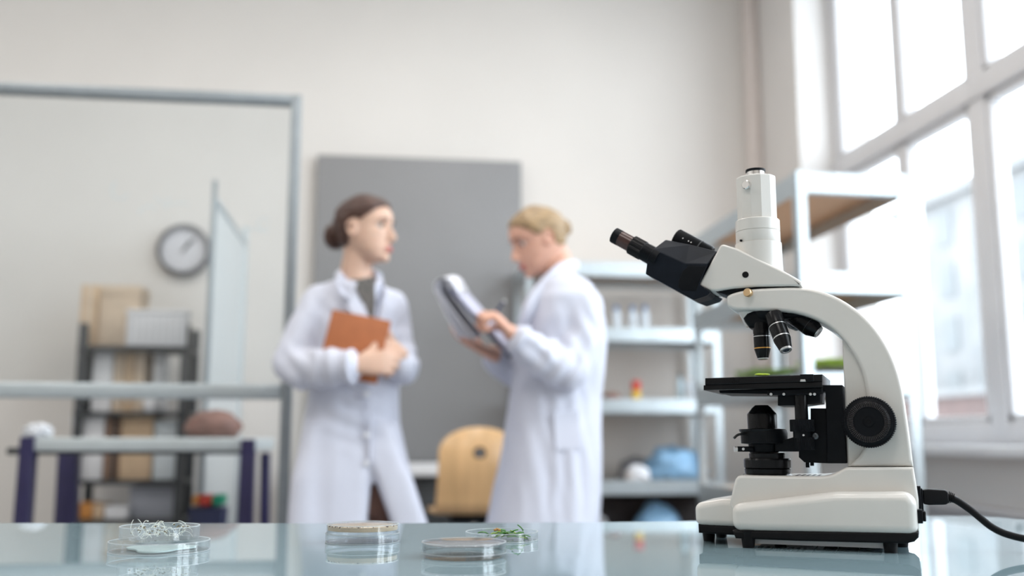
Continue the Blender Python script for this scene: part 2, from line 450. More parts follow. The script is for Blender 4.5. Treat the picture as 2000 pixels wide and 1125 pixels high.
bm = B(); box(bm, (-1.9, .5, TZ - .07), (1.0, .54, TZ - .012)); box(bm, (-1.9, 1.36, TZ - .07), (.9, 1.4, TZ - .012)); box(bm, (-1.9, .5, TZ - .07), (-1.86, 1.4, TZ - .012)); box(bm, (.9, .5, TZ - .07), (.94, 1.4, TZ - .012))
obj('table_frame', bm, M_alu, t, bevel=.002)
for x in (-1.88, .92):
    for y in (.52, 1.38):
        bm = B(); box(bm, (x - .025, y - .025, 0), (x + .025, y + .025, TZ - .07)); obj('leg', bm, M_alu, t, bevel=.002)

# ================================================================ GLASS BOARD (left)
def bar(name, a, b_, m, par, bev=.003):
    bm = B(); box(bm, a, b_); return obj(name, bm, m, par, bevel=bev)
gY = 3.3
xr = P(590, 190, gY).x; zt = P(578, 190, gY).z + .004; zr0, zr1 = P(500, 780, gY).z, P(500, 750, gY).z
t = thing('glass_board', (-1.2, gY, 0), 'large clear glass writing board in a silver frame standing at left', 'whiteboard')
xl = -2.4; pw = .034
bar('post', (xr - pw, gY - .02, .1), (xr, gY + .02, zt), M_alu, t)
bar('post', (xl, gY - .02, .1), (xl + pw, gY + .02, zt), M_alu, t)
bar('top_rail', (xl + pw, gY - .018, zt - .036), (xr - pw, gY + .018, zt), M_alu, t)
bar('bottom_rail', (xl + pw, gY - .018, zr0), (xr - pw, gY + .018, zr1), M_rail, t, .008)
for x in (xl, xr - pw):
    f = bar('foot', (x, gY - .22, .07), (x + pw, gY + .22, .1), M_alu, t)
    for yy in (-.2, .2):
        bm = B(); lathe(bm, [(.022, -.012), (.03, -.008), (.03, .008), (.022, .012)], (x + pw / 2, gY + yy, .035), (1, 0, 0), 20); 
        box(bm, (x + .005, gY + yy - .012, .035), (x + pw - .005, gY + yy + .012, .075))
        obj('castor', bm, M_rubber, f)
bm = B(); box(bm, (xl + pw, gY - .003, zr1), (xr - pw, gY + .003, zt - .036)); obj('glass_pane', bm, M_board_glass, t, smooth=False)
# faint marker strokes left on the glass
for cx, cy, rx_, ry_, a0, a1 in ((234, 372, 16, 18, 20, 250), (318, 386, 12, 10, 0, 200), (290, 425, 20, 22, 200, 330), (500, 440, 26, 8, 0, 160), (517, 440, 14, 14, 60, 330), (350, 410, 30, 14, 190, 320)):
    bm = B(); tube(bm, [P(cx + rx_ * math.cos(R(a)), cy + ry_ * math.sin(R(a)), gY - .006) for a in range(a0, a1, 15)], .0010, 6); obj('marker_stroke', bm, M_marker, t)

# ================================================================ WHITE BOARD seen from the side
bx = P(421, 360, 4.2).x; ztop = P(421, 352, 4.2).z
t = thing('mobile_whiteboard', (bx, 4.65, 0), 'narrow white board on legs standing edge-on beside the clock', 'whiteboard')
bar('near_post', (bx - .012, 4.19, .0), (bx + .008, 4.215, ztop), M_alu, t)
bar('far_post', (bx - .015, 5.13, .0), (bx + .015, 5.16, ztop), M_rail, t)
bar('top_rail', (bx - .012, 4.215, ztop - .10), (bx + .012, 5.13, ztop - .075), M_rail, t)
bar('bottom_rail', (bx - .012, 4.215, .5), (bx + .012, 5.13, .53), M_rail, t)
bar('board_surface', (bx - .006, 4.215, .53), (bx + .006, 5.13, ztop - .10), mat('board_white', (.60, .625, .625), .3, var=.01), t, 0)
for yy in (4.2, 5.145): bar('foot', (bx - .25, yy - .015, 0), (bx + .25, yy + .015, .03), M_rail, t)

# ================================================================ CLOCK
cc = P(360, 489, YB - .02); cr = .141
t = thing('wall_clock', (cc.x, YB, cc.z), 'round wall clock with a grey rim and pale face', 'clock')
bm = B(); lathe(bm, [(cr, 0), (cr, .045), (cr - .008, .05), (cr - .022, .05), (cr - .024, .03), (cr - .024, 0)], (cc.x, YB, cc.z), (0, -1, 0), 48); obj('rim', bm, mat('clock_rim', (.16, .16, .17), .4, .3, var=.05), t)
bm = B(); lathe(bm, [(cr - .023, 0), (cr - .023, .031)], (cc.x, YB, cc.z), (0, -1, 0), 48); f = obj('clock_face', bm, M_face, t)
for k in range(12):
    bm = B(); a = k * PI / 6; d = V(math.sin(a), 0, math.cos(a)); s = V(math.cos(a), 0, -math.sin(a))
    obox(bm, V(cc.x, YB - .032, cc.z) + d * .103, s, V(0, 1, 0), d, .002, .0008, .006)
    obj('hour_mark', bm, M_dark, f, smooth=False)
for an, ln, wd in ((32, .06, .005), (40, .088, .0035)):
    d = V(math.sin(R(an)), 0, math.cos(R(an))); s = V(math.cos(R(an)), 0, -math.sin(R(an)))
    bm = B(); obox(bm, V(cc.x, YB - .036, cc.z) + d * (ln / 2 - .008), s, V(0, 1, 0), d, wd, .001, ln / 2 + .008)
    obj('clock_hand', bm, M_dark, t, smooth=False)

# ================================================================ GREY PANEL
a = P(620, 304, YB - .06); b_ = P(1018, 314, YB - .06); zb = P(700, 907, YB - .06).z
t = thing('grey_board', ((a.x + b_.x) / 2, YB, zb), 'large plain dark grey pinboard on the wall behind the two women', 'board')
bm = B(); box(bm, (a.x, YB - .065, zb), (b_.x, YB - .03, (a.z + b_.z) / 2)); obj('board_panel', bm, M_panel, t, bevel=.004)
for x in (a.x + .1, b_.x - .14): bar('batten', (x, YB - .03, zb + .05), (x + .04, YB - .002, a.z - .05), M_mdf, t, 0)

# ================================================================ WHITE DESK below the panel
dz = P(830, 906, 5.1).z
t = thing('white_desk', (0.1, 5.2, 0), 'white-topped desk below the grey board, dark underneath', 'desk')
bar('desktop', (-.38, 4.95, dz - .055), (.69, 5.42, dz), M_white_lam, t)
bar('back_panel', (-.34, 5.38, .1), (.66, 5.41, dz - .055), M_dark, t)
for x in (-.36, .64): bar('side_panel', (x, 5.0, 0), (x + .03, 5.4, dz - .055), M_dark, t)
f = bar('drawer_block', (-.2, 5.02, .12), (.45, 5.37, dz - .06), M_dark, t)
for k in range(3):
    g = bar('drawer', (-.19, 5.005, .16 + k * .17), (.44, 5.02, .31 + k * .17), M_dark, f)

# ================================================================ PLYWOOD CHAIR
def plychair():
    YC = 4.3
    c = P(936, 885, YC)
    t = thing('plywood_chair', (c.x, YC + .2, 0), 'high swivel chair with a rounded bent plywood back and a round hole', 'chair', rz=R(-4))
    ztop = P(936, 836, YC).z; zs = P(900, 972, YC).z; rb_ = .07
    hw0 = .172; N = 90; nx = 64
    Lt = ztop - zs
    rows = []
    for i in range(N + 1):
        u = 1 - i / N
        z = zs + Lt * u; y = YC - .035 * math.sin(u * PI * .9) + .02 * u
        if u > .60:
            k = (u - .60) / .40; h = hw0 * math.sqrt(max(0, 1 - k ** 2.3)) + .0006
        else: h = hw0 + (.60 - u) * .012
        rows.append((z, y, h, True))
    for a in range(1, 9):
        an = a / 8 * PI / 2
        rows.append((zs - rb_ * math.sin(an), rows[N][1] + rb_ * (1 - math.cos(an)), .181, False))
    for k in range(1, 9):
        rows.append((zs - rb_ + .003 * k / 8, rows[N][1] + rb_ + .04 * k, .181 + .02 * math.sin(k / 8 * PI * .8) - (.05 if k == 8 else 0), False))
    bm = B(); grid = []
    hr = .021
    for (z, y, h, up_) in rows:
        row = []
        for j in range(nx + 1):
            s_ = -1 + 2 * j / nx
            x = s_ * h
            dx, dz = x, z - c.z; d = math.hypot(dx, dz)
            if up_ and hr * .35 < d < hr * 1.35:      # pull the grid onto the rim of the hole
                if d > hr * .78: dx, dz = dx / d * hr * max(1, d / hr), dz / d * hr * max(1, d / hr)
            row.append(bm.verts.new(V(c.x + dx, y + .03 * s_ * s_ * (h / .18), c.z + dz)))
        grid.append(row)
    for i in range(len(grid) - 1):
        for j in range(nx):
            vs = [grid[i][j], grid[i][j + 1], grid[i + 1][j + 1], grid[i + 1][j]]
            ctr = sum((v.co for v in vs), Vector()) / 4
            if i < N and math.hypot(ctr.x - c.x, ctr.z - c.z) < hr * .93: continue
            bm.faces.new(vs)
    o = obj('bent_plywood_shell', bm, M_ply, t)
    md = o.modifiers.new('s', 'SOLIDIFY'); md.thickness = .011; md.offset = 0
    zb_ = zs - rb_; yc = YC + .22
    q0 = V(c.x, rows[30][1], c.z)
    bm = B(); lathe(bm, [(.0165, -.009), (.026, -.009), (.026, .012), (.0165, .012), (.0165, -.009)], q0, (0, 1, 0), 40, cap=False); obj('hole_ring', bm, M_rubber, t)  # black ring added so that the hole reads dark
    bm = B(); box(bm, (c.x - .11, yc - .12, zb_ - .045), (c.x + .11, yc + .12, zb_ - .007)); obj('tilt_mechanism', bm, M_black, t, bevel=.005)
    bm = B(); lathe(bm, [(.014, .3), (.014, zb_ - .04)], (c.x, yc, 0)); obj('gas_post', bm, M_chrome, t)
    bm = B(); lathe(bm, [(.028, .1), (.028, .33)], (c.x, yc, 0)); obj('post_cover', bm, M_black, t)
    for k in range(5):
        a = k * 2 * PI / 5 + .3; d = V(math.cos(a), math.sin(a), 0)
        bm = B(); tube(bm, [V(c.x, yc, .12), V(c.x, yc, .08) + d * .27], [.025, .015], 10); l = obj('base_arm', bm, M_black, t)
        bm = B(); lathe(bm, [(.022, -.02), (.03, -.012), (.03, .012), (.022, .02)], V(c.x, yc, .03) + d * .27, d.cross(V(0, 0, 1)), 16); obj('castor', bm, M_rubber, l)
plychair()

# ================================================================ LAB BENCH with blue legs (left)
bf, bb = 3.6, 4.1
x0, x1 = P(72, 868, bf).x, P(492, 868, bf).x
zt_ = P(280, 855, bf).z; zb_ = P(280, 881, bf).z
t = thing('lab_bench', ((x0 + x1) / 2, 3.85, 0), 'high lab bench with a pale grey top and dark blue legs', 'bench')
bar('bench_top', (x0, bf - .03, zb_), (x1 + .02, bb + .05, zt_), M_greyl, t, .005)
bar('side_rail', (P(8, 880, bf).x, bf + .02, zb_ - .012), (x1, bf + .06, zb_ + .012), M_dark, t)
bar('lower_shelf', (x0, bf, .52), (x1, bb, .545), M_greyl, t)
for px0, px1, pb0, pb1, Y, yt in ((38, 66, 24, 54, bf - .04, 853), (112, 150, 104, 146, bb, 884), (470, 498, 462, 492, bf - .04, 858), (508, 526, 506, 524, bb, 884)):
    A, D = P(px0, yt, Y), P(px1, yt, Y); E_, F_ = P(pb0, 1021, Y), P(pb1, 1021, Y)
    k = (A.z - 0) / (A.z - E_.z)
    E0 = A + (E_ - A) * k; F0 = D + (F_ - D) * k
    bm = B(); loft(bm, [[V(q.x, q.y - .0, q.z) for q in (A, D, F0, E0)], [V(q.x, q.y + .06, q.z) for q in (A, D, F0, E0)]])
    obj('leg', bm, M_blue, t, bevel=.004)
def lump(name, c, rx, ry, rz, m, label, cat, seed=0, amp=.25, fr=2.2, group=None):
    bm = B(); c = Vector(c)
    def f(p):
        q = Vector((p.x / rx, p.y / ry, p.z / rz))
        n_ = noise.noise(q * fr + Vector((seed, 0, 0))) * amp + noise.noise(q * fr * 2.7 + Vector((0, seed, 0))) * amp * .5
        p = p * (1 + n_)
        p.z = max(p.z, -rz * .62)
        return p
    ball(bm, c, rx, ry, rz, 40, f=f)
    bm.transform(Matrix.Translation(-c))
    o = obj(name, bm, m); o.location = c + V(0, 0, rz * .62 - rz * .0)
    o.location = c
    return tag(o, label, cat, group)
c = P(420, 832, 3.85); lump('leather_bag', (c.x, 3.8, zt_ + .062 * .62), .100, .09, .062, M_bagbr, 'soft brown leather bag lying on the bench top', 'bag', 3, .14)
c = P(78, 858, 3.7); lump('white_cloth', (c.x, 3.68, zt_ + .03 * .62), .045, .035, .03, M_wbag, 'crumpled white cloth on the left end of the bench', 'cloth', 5, .4, 3)
# caddy with bright tools on the lower shelf
c = P(408, 995, 3.85)
t = thing('tool_caddy', (c.x, 3.85, .545), 'dark blue caddy with red and green lids under the bench', 'caddy')
bm = B(); loft(bm, [[V(c.x + sx * w, 3.85 + sy * .07, z) for sx, sy in ((-1, -1), (1, -1), (1, 1), (-1, 1))] for w, z in ((.055, .547), (.062, P(400, 990, 3.85).z))]); obj('caddy_body', bm, M_navy, t, bevel=.006)
zz = P(400, 986, 3.85).z
for xa, xb, m in ((376, 388, M_orange), (388, 414, M_red), (414, 437, M_dgreen)):
    bm = B(); box(bm, (P(xa, 970, 3.8).x, 3.79, zz), (P(xb, 970, 3.8).x, 3.9, zz + .038)); obj('lid', bm, m, t, bevel=.008)
bm = B(); tube(bm, [V(c.x - .03, 3.85, .6), V(c.x + .01, 3.83, zz + .005)], .018, 12); obj('handle', bm, M_navy, t)

# ================================================================ DARK RACK with boxes
rf, rb = 5.02, 5.3
xa, xb = P(146, 760, rf).x, P(366, 760, rf).x
t = thing('dark_rack', ((xa + xb) / 2, 5.2, 0), 'dark metal shelving rack full of boxes behind the glass board', 'shelf')
zs = [P(250, y, rf).z for y in (676, 804, 938, 1015)] + [.12]
for x in (xa, xb - .04):
    for y in (rf, rb - .03): bar('post', (x, y, 0), (x + .04, y + .03, P(250, 632, rf).z), M_dark, t, .002)
for z in zs: bar('shelf', (xa, rf - .005, z - .022), (xb, rb, z), M_dark, t, .002)
bar('divider', (P(222, 840, rf).x - .012, rf + .03, zs[2]), (P(222, 840, rf).x, rb - .05, zs[1] - .022), M_dark, t, .001)
def bx_(name, px0, px1, py, Y, dep, base, m, label, cat, group=None, lid=None):
    A = P(px0, py, Y); Bq = P(px1, py, Y)
    cx = (A.x + Bq.x) / 2; dep = min(dep, 5.29 - Y) if Y > 5.04 else dep
    t = thing(name, (cx, Y + dep / 2, base), label, cat, group)
    bm = B(); box(bm, (A.x, Y, base), (Bq.x, Y + dep, A.z)); obj('box_body', bm, m, t, bevel=.003)
    if lid:
        bm = B(); box(bm, (A.x - .003, Y - .003, A.z - lid), (Bq.x + .003, Y + dep + .003, A.z + .003)); obj('lid', bm, m, t, bevel=.002)
    else:
        bm = B(); box(bm, (cx - .015, Y - .0008, base + .01), (cx + .015, Y, A.z)); obj('tape', bm, M_card2 if m is M_card else M_card, t, smooth=False)
    return t
bx_('cardboard_box', 160, 193, 556, 5.08, .3, zs[0], M_card, 'narrow tan cardboard box on the rack top, left end', 'box')
bx_('cardboard_box', 196, 276, 558, 5.1, .28, zs[0], M_card2, 'wide pale cardboard box on the rack top behind the basket', 'box', lid=.05)
# white basket
A, D = P(249, 604, 5.0), P(366, 604, 5.0)
t = thing('white_basket', ((A.x + D.x) / 2, 5.04, zs[0]), 'white slatted plastic basket on top of the dark rack', 'basket')
bm = B(); box(bm, (A.x, 5.0, zs[0]), (D.x, 5.09, A.z - .01)); obj('basket_body', bm, M_wplas, t, bevel=.006)
bm = B(); box(bm, (A.x - .006, 4.994, A.z - .02), (D.x + .006, 5.096, A.z)); obj('basket_rim', bm, M_wplas, t, bevel=.004)
bm = B()
for k in range(9):
    x = A.x + .015 + k * (D.x - A.x - .03) / 8; box(bm, (x - .003, 4.994, zs[0] + .015), (x + .003, 5.0, A.z - .03))
obj('basket_rib', bm, mat('basket_rib_grey', (.6, .61, .64), .5, var=.02), t, smooth=False)  # ribs in a greyer tone than the white body
def binder(px0, px1, py, Y, base, m, label, cat='binder', name='ring_binder', group=None):
    A = P(px0, py, Y); D = P(px1, py, Y); cx = (A.x + D.x) / 2
    t = thing(name, (cx, Y + .13, base), label, cat, group)
    bm = B(); box(bm, (A.x, Y, base), (D.x, 5.29, A.z)); obj('cover', bm, m, t, bevel=.003)
    bm = B(); lathe(bm, [(.009, 0), (.009, .002), (.005, .002)], (cx, Y, base + .06), (0, -1, 0), 16); obj('finger_hole', bm, M_silver, t)
binder(162, 181, 690, 5.1, zs[1], M_dark, 'thin dark binder at the left of the rack')
binder(184, 222, 680, 5.08, zs[1], M_wplas, 'white ring binder on the second shelf of the dark rack')
for a, b2, m, l in ((225, 244, M_card2, 'leftmost'), (246, 264, M_card, 'middle'), (266, 285, M_card2, 'rightmost')):
    binder(a, b2, 680, 5.09, zs[1], m, '%s of three tan magazine files on the second rack shelf' % l, 'file', 'magazine_file')
c = P(296, 738, 5.05)
t = thing('white_mug', (c.x, 5.07, zs[1]), 'round white mug on the dark rack next to tan files', 'mug')
bm = B(); lathe(bm, [(.026, 0), (.036, .02), (.038, .05), (.034, .085), (.031, .085), (.033, .05), (.03, .01)], (c.x, 5.07, zs[1])); obj('cup', bm, M_wplas, t)
bm = B(); tube(bm, smooth_path([V(c.x + .036, 5.07, zs[1] + .02), V(c.x + .06, 5.07, zs[1] + .035), V(c.x + .058, 5.07, zs[1] + .06), V(c.x + .035, 5.07, zs[1] + .07)]), .005, 8); obj('handle', bm, M_wplas, t)
binder(302, 318, 690, 5.12, zs[1], M_wplas, 'slim pale binder right of the white mug')
bx_('white_box', 141, 205, 812, 5.06, .28, zs[2], M_wplas, 'white box on the third rack shelf, left side', 'box', lid=.04)
bx_('brown_box', 207, 236, 815, 5.08, .25, zs[2], M_card3, 'dark brown carton beside the white box', 'box', lid=.03)
bx_('cardboard_box', 238, 300, 810, 5.07, .28, zs[2], M_card, 'tan cardboard box in the middle of the third rack shelf', 'box', lid=.03)
bx_('pale_box', 303, 346, 822, 5.08, .25, zs[2], mat('pale_blue_plastic', (.62, .68, .72), .4, var=.02), 'pale bluish plastic box at the right of the third rack shelf', 'box', lid=.02)
bx_('orange_box', 150, 180, 984, 5.05, .15, zs[3], M_orange, 'small orange carton on the low rack shelf', 'box', lid=.01)
bx_('cardboard_box', 182, 202, 986, 5.05, .15, zs[3], M_card, 'small tan carton right of the orange one', 'box', lid=.01)
bx_('white_box', 205, 250, 990, 5.05, .2, zs[3], M_wplas, 'small low white box on the low rack shelf', 'box', lid=.01)
bx_('grey_crate', 254, 342, 952, 5.1, .25, zs[3], mat('light_grey_plastic', (.42, .44, .50), .5, var=.02), 'large light grey crate on the low rack shelf', 'crate', lid=.02)

# ================================================================ GALVANISED SHELF UNITS
def shelving(name, x0, x1, y0, y1, levels, ztop, label, bh, pw=.035, th=.0025, back=False, post_front=True):
    t = thing(name, ((x0 + x1) / 2, (y0 + y1) / 2, 0), label, 'shelf')
    for (x, sx) in ((x0, 1), (x1, -1)):
        for (y, sy) in ((y0, 1), (y1, -1)):
            bm = B()
            box(bm, (min(x, x + sx * pw), min(y, y + sy * th), 0), (max(x, x + sx * pw), max(y, y + sy * th), ztop))
            box(bm, (min(x, x + sx * th), min(y, y + sy * pw), 0), (max(x, x + sx * th), max(y, y + sy * pw), ztop))
            o = obj('post', bm, M_galv, t, smooth=False)
    for z in levels:
        bm = B()
        box(bm, (x0 + .003, y0 + .002, z - bh), (x1 - .003, y0 + .006, z)); box(bm, (x0 + .003, y1 - .006, z - bh), (x1 - .003, y1 - .002, z))
        box(bm, (x0 + .002, y0 + .003, z - bh), (x0 + .006, y1 - .003, z)); box(bm, (x1 - .006, y0 + .003, z - bh), (x1 - .002, y1 - .003, z))
        box(bm, (x0 + .003, y0 + .002, z - bh), (x1 - .003, y0 + .02, z - bh + .004))
        s = obj('shelf_beam', bm, M_galv, t, smooth=False)
        bm = B(); box(bm, (x0 + .007, y0 + .007, z - .022), (x1 - .007, y1 - .007, z - .012)); obj('shelf_board', bm, M_mdf, s, smooth=False)
    return t
ux0, ux1, u0, u1 = P(1556, 400, 3.0).x, P(1775, 400, 3.0).x, 3.0, 4.1
lv = [P(1600, y, 3.0).z for y in (337, 530, 727)]
lv2 = lv + [.74, .36]
shelving('window_shelf_unit', ux0, ux1, u0, u1, lv2, lv[0] + .004, 'open galvanised steel shelf unit beside the window behind the microscope', .072)
sy0, sy1 = 5.0, 5.42
sx0, sx1 = P(1026, 600, sy0).x, P(1405, 600, sy0).x
bl = [P(1250, y, sy0).z for y in (514, 640, 779, 938)] + [.14]
shelving('back_shelf_unit', sx0, sx1, sy0, sy1, bl, bl[0] + .003, 'galvanised steel shelf unit against the back wall with bags and bottles', .075)
bar_o = B(); box(bar_o, (sx0 + .04, sy1 - .10, .145), (sx1 - .04, sy1 - .06, bl[3] - .08))  # panel added to make the back of the bottom shelf dark
tag(obj('dark_backing', bar_o, mat('dark_brown_backing', (.045, .035, .035), .6, var=.1), bevel=.003), 'dark brown panel added to darken the back of the bottom shelf', 'board')
# three small bottles with blue caps
bottles = []
def bottle(px, py, Y, base, w, label, group=None, m=M_bottle, capm=None, name='small_bottle'):
    A = P(px, py, Y); h = A.z - base
    t = thing(name, (A.x, Y, base), label, 'bottle', group)
    bm = B(); lathe(bm, [(w * .9, 0), (w, .004), (w, h * .68), (w * .45, h * .8), (w * .45, h * .84)], (A.x, Y, base), seg=24); obj('bottle_body', bm, m, t)
    bm = B(); lathe(bm, [(w * .55, h * .82), (w * .55, h * .98), (w * .45, h)], (A.x, Y, base), seg=24); obj('cap', bm, capm or mat('blue_cap', (.12, .22, .42), .4, var=.05), t)
mb = mat('milky_bottle', (.62, .70, .78), .3, var=.03)
for px, py, l in ((1203, 597, 'leftmost of three small white bottles with blue caps'), (1235, 597, 'middle one of three small white bottles with blue caps'), (1259, 596, 'rightmost of three small white bottles with blue caps')):
    bottle(px, py, 5.12, bl[1] - .012, .023, l + ' on the back shelf', m=mb)
bottle(1328, 727, 5.12, bl[2] - .012, .02, 'tall clear bottle on the middle back shelf', m=mat('bluish_glass', (.45, .58, .66), .15, var=.05), capm=M_bottle, name='glass_bottle')
bottle(1347, 737, 5.10, bl[2] - .012, .026, 'short wide pale bottle right of the tall clear bottle', m=mb, capm=M_wplas, name='glass_bottle')
A = P(1242, 744, 5.1); base = bl[2] - .012
t = thing('striped_jar', (A.x, 5.1, base), 'small jar, red above and yellow below, on the middle back shelf', 'jar')
hh = A.z - base
bm = B(); lathe(bm, [(.02, 0), (.022, .004), (.022, hh * .55)], (A.x, 5.1, base)); obj('jar_body', bm, M_yel, t)
bm = B(); lathe(bm, [(.024, hh * .55), (.024, hh * .97), (.02, hh)], (A.x, 5.1, base)); obj('lid', bm, M_red, t)
c = P(1196, 770, 5.1); lump('brown_lump', (c.x, 5.12, bl[2] - .012 + .02), .05, .04, .03, M_bagbr, 'small low brown pouch on the middle back shelf', 'pouch', 9, .2)
c = P(1318, 900, 5.15); lump('blue_bag', (c.x, 5.17, bl[3] - .012 + .1 * .62), .158, .13, .112, M_bluebag, 'big crumpled light blue plastic bag on the back shelf', 'bag', 2, .22)
c = P(1243, 915, 5.1); lump('white_bag', (c.x, 5.08, bl[3] - .012 + .05 * .62), .062, .06, .056, M_wbag, 'small crumpled white bag left of the big blue bag', 'bag', 4, .25)
c = P(1262, 905, 5.1); lump('grey_bag', (c.x, 5.27, bl[3] - .012 + .06 * .62), .11, .07, .085, mat('grey_film', (.16, .17, .19), .5, var=.2), 'dark grey bundle behind the white bag', 'bag', 6, .2)
lz = bl[4]
c = P(1288, 1005, 5.1)
lump('blue_bundle', (c.x, 5.14, lz - .012 + .29 * .62), .165, .13, .29, M_bluebag, 'large light blue bundle on the bottom shelf of the back unit', 'bundle', 12, .10)
c = P(1175, 1012, 5.1); lump('white_bundle', (c.x, 5.14, lz - .012 + .25 * .62), .07, .10, .25, M_wbag, 'pale lavender bundle at the left of the bottom shelf', 'bundle', 14, .15)
# seed trays with sprouts on the window unit
def tray(px0, px1, Y, dep, m, label, hgt, n, nm):
    A, D = P(px0, 700, Y), P(px1, 700, Y); z = lv[2] - .012
    x0_, x1_ = max(A.x, ux0 + .01), min(D.x, ux1 - .01)
    t = thing('seed_tray', ((x0_ + x1_) / 2, Y + dep / 2, z), label, 'seed tray')
    bm = B(); box(bm, (x0_, Y, z), (x1_, Y + dep, z + .035)); obj('tray', bm, M_tray, t, bevel=.003)
    bm = B()
    for k in range(n):
        x = random.uniform(x0_ + .005, x1_ - .005); y = random.uniform(Y + .005, Y + dep - .005); h = hgt * random.uniform(.6, 1)
        dx, dy = random.uniform(-.01, .01), random.uniform(-.01, .01)
        tube(bm, [V(x, y, z + .03), V(x + dx, y + dy, z + .035 + h)], .0012, 4)
        for s in (-1, 1):
            ball(bm, (x + dx + s * .005, y + dy, z + .036 + h), .006, .004, .0022, 6)
    tag(obj('sprouts', bm, m, t), kind='stuff')
tray(1600, 1700, 3.06, .22, M_lime, 'black seed tray with bright green sprouts, nearest on the window shelf', .028, 260, 0)
tray(1480, 1625, 3.5, .3, M_green, 'black seed tray with dull olive sprouts behind the bright one', .03, 260, 0)
# ================================================================ MICROSCOPE
MO = Vector((0.516, 1.142, TZ)); MA = R(-28.75)
mx = Vector((math.cos(MA), math.sin(MA), 0)); my = Vector((-math.sin(MA), math.cos(MA), 0))
def m2(px, py, w=0.0):
    """pixel -> microscope-local (x, z) on its lengthwise plane y = w"""
    o = MO + my * w; d = ray(px, py)
    k = (o - CAM).dot(my) / d.dot(my)
    p = CAM + d * k - MO
    return (p.dot(mx), p.z)
def m3(px, py, w=0.0):
    x, z = m2(px, py, w); return Vector((x, w, z))
def mpt(px, py):     # point on the table top
    p = PZ(px, py, TZ) - MO; return Vector((p.dot(mx), p.dot(my), 0))
def prof(pts, w): return [m2(px, py, w) for px, py in pts]
ms = thing('microscope', MO, 'cream and black trinocular laboratory microscope standing on the glass table', 'microscope', rz=MA)
def mo(name, bm, m, par=ms, **k): return obj(name, bm, m, par, world=False, **k)
def rprism(bm, pts, w0, w1, ch):
    """extruded outline whose long edges are rounded by inset rings"""
    c = Vector((sum(p[0] for p in pts) / len(pts), 0, sum(p[1] for p in pts) / len(pts)))
    n = len(pts)
    def inset(d):
        out = []
        area_ = sum(pts[i][0] * pts[(i + 1) % n][1] - pts[(i + 1) % n][0] * pts[i][1] for i in range(n))
        sg = 1 if area_ > 0 else -1
        for i in range(n):
            a, b_, c_ = Vector(pts[i - 1]), Vector(pts[i]), Vector(pts[(i + 1) % n])
            d1 = (b_ - a).normalized(); d2 = (c_ - b_).normalized()
            n1 = Vector((-d1.y, d1.x)) * sg; n2 = Vector((-d2.y, d2.x)) * sg
            nn = (n1 + n2); 
            nn = nn / max(nn.length_squared / 2, .5)
            out.append(b_ + nn * d)
        return out
    rings = []
    st = [(0, 1), (.08, .62), (.29, .29), (.62, .08), (1, 0)]
    for a, b_ in st: rings.append([Vector((q[0], w0 + ch * a, q[1])) for q in inset(ch * b_)])
    for a, b_ in reversed(st): rings.append([Vector((q[0], w1 - ch * a, q[1])) for q in inset(ch * b_)])
    loft(bm, rings)
def roundc(pts, rs, n=7):
    """outline with each corner replaced by an arc of its own radius"""
    out = []; N = len(pts)
    for i in range(N):
        a, b_, c_ = Vector(pts[i - 1]), Vector(pts[i]), Vector(pts[(i + 1) % N])
        u = (a - b_).normalized(); v = (c_ - b_).normalized(); th = math.acos(max(-1, min(1, u.dot(v))))
        L = min(rs[i] / math.tan(th / 2), .49 * (a - b_).length, .49 * (c_ - b_).length); r_ = L * math.tan(th / 2)
        c0 = b_ + (u + v).normalized() * (r_ / math.sin(th / 2)); p0 = b_ + u * L - c0; p1 = b_ + v * L - c0
        a0 = math.atan2(p0.y, p0.x); da = (math.atan2(p1.y, p1.x) - a0 + PI) % (2 * PI) - PI
        for k in range(n + 1):
            an = a0 + da * k / n; q = c0 + Vector((math.cos(an), math.sin(an))) * r_; out.append((q.x, q.y))
    return out
def curve2(pts, n=4):
    q = smooth_path([Vector((a, b_, 0)) for a, b_ in pts], n)
    return [(v.x, v.y) for v in q]

# --- base housing
bm = B()
WB = .040
up = [(1446, 1034), (1424.5, 983), (1432, 950), (1436, 936), (1441, 930), (1449, 928.5), (1560, 930), (1598, 930)] + curve2([(1598, 930), (1620, 928), (1637, 921), (1650, 914), (1657, 912.5)]) [1:] + [(1784, 912.5), (1789, 940), (1794, 975), (1796, 1044)]
rprism(bm, prof(up, -WB), -WB, WB + .02, .004)
nose = [(1358, 1026), (1356, 983), (1410, 974), (1470, 976), (1470, 1031)]
rprism(bm, roundc(prof(nose, -.034), [.0085, .0095, .03, .0085, .0085]), -.036, .058, .008)
WN = .0635
side = [(1429, 1037.5), (1427.5, 985.5), (1628, 961.5), (1789, 961), (1795, 1046.5)]
rprism(bm, roundc(prof(side, -WN), [.0105, .0105, .06, .0145, .0105]), -WN - .0000, WN + .02, .0100)
mo('base_housing', bm, M_scope, ang=50, wn=True)
bm = B()
rb_ = [(1430, 1036), (1795, 1040), (1795, 1050), (1786, 1059), (1772, 1062), (1700, 1060.5), (1560, 1057), (1436, 1052)]
rprism(bm, prof(rb_, -WN + .003), -WN + .003, WN + .017, .003)
rn = [(1363, 1024), (1440, 1028), (1440, 1046), (1364, 1041)]
rprism(bm, prof(rn, -.033), -.033, .055, .003)
mo('base_skirt', bm, M_rubber, wn=True)
for px, py in ((1385, 1057), (1409, 1049.5), (1462, 1069.5), (1740, 1079.5), (1524, 1064), (1762, 1068)):
    p = mpt(px, py); bm = B()
    lathe(bm, [(.0066, .0), (.0068, .001), (.0088, .019)], p, seg=28)
    mo('foot', bm, M_rubber)
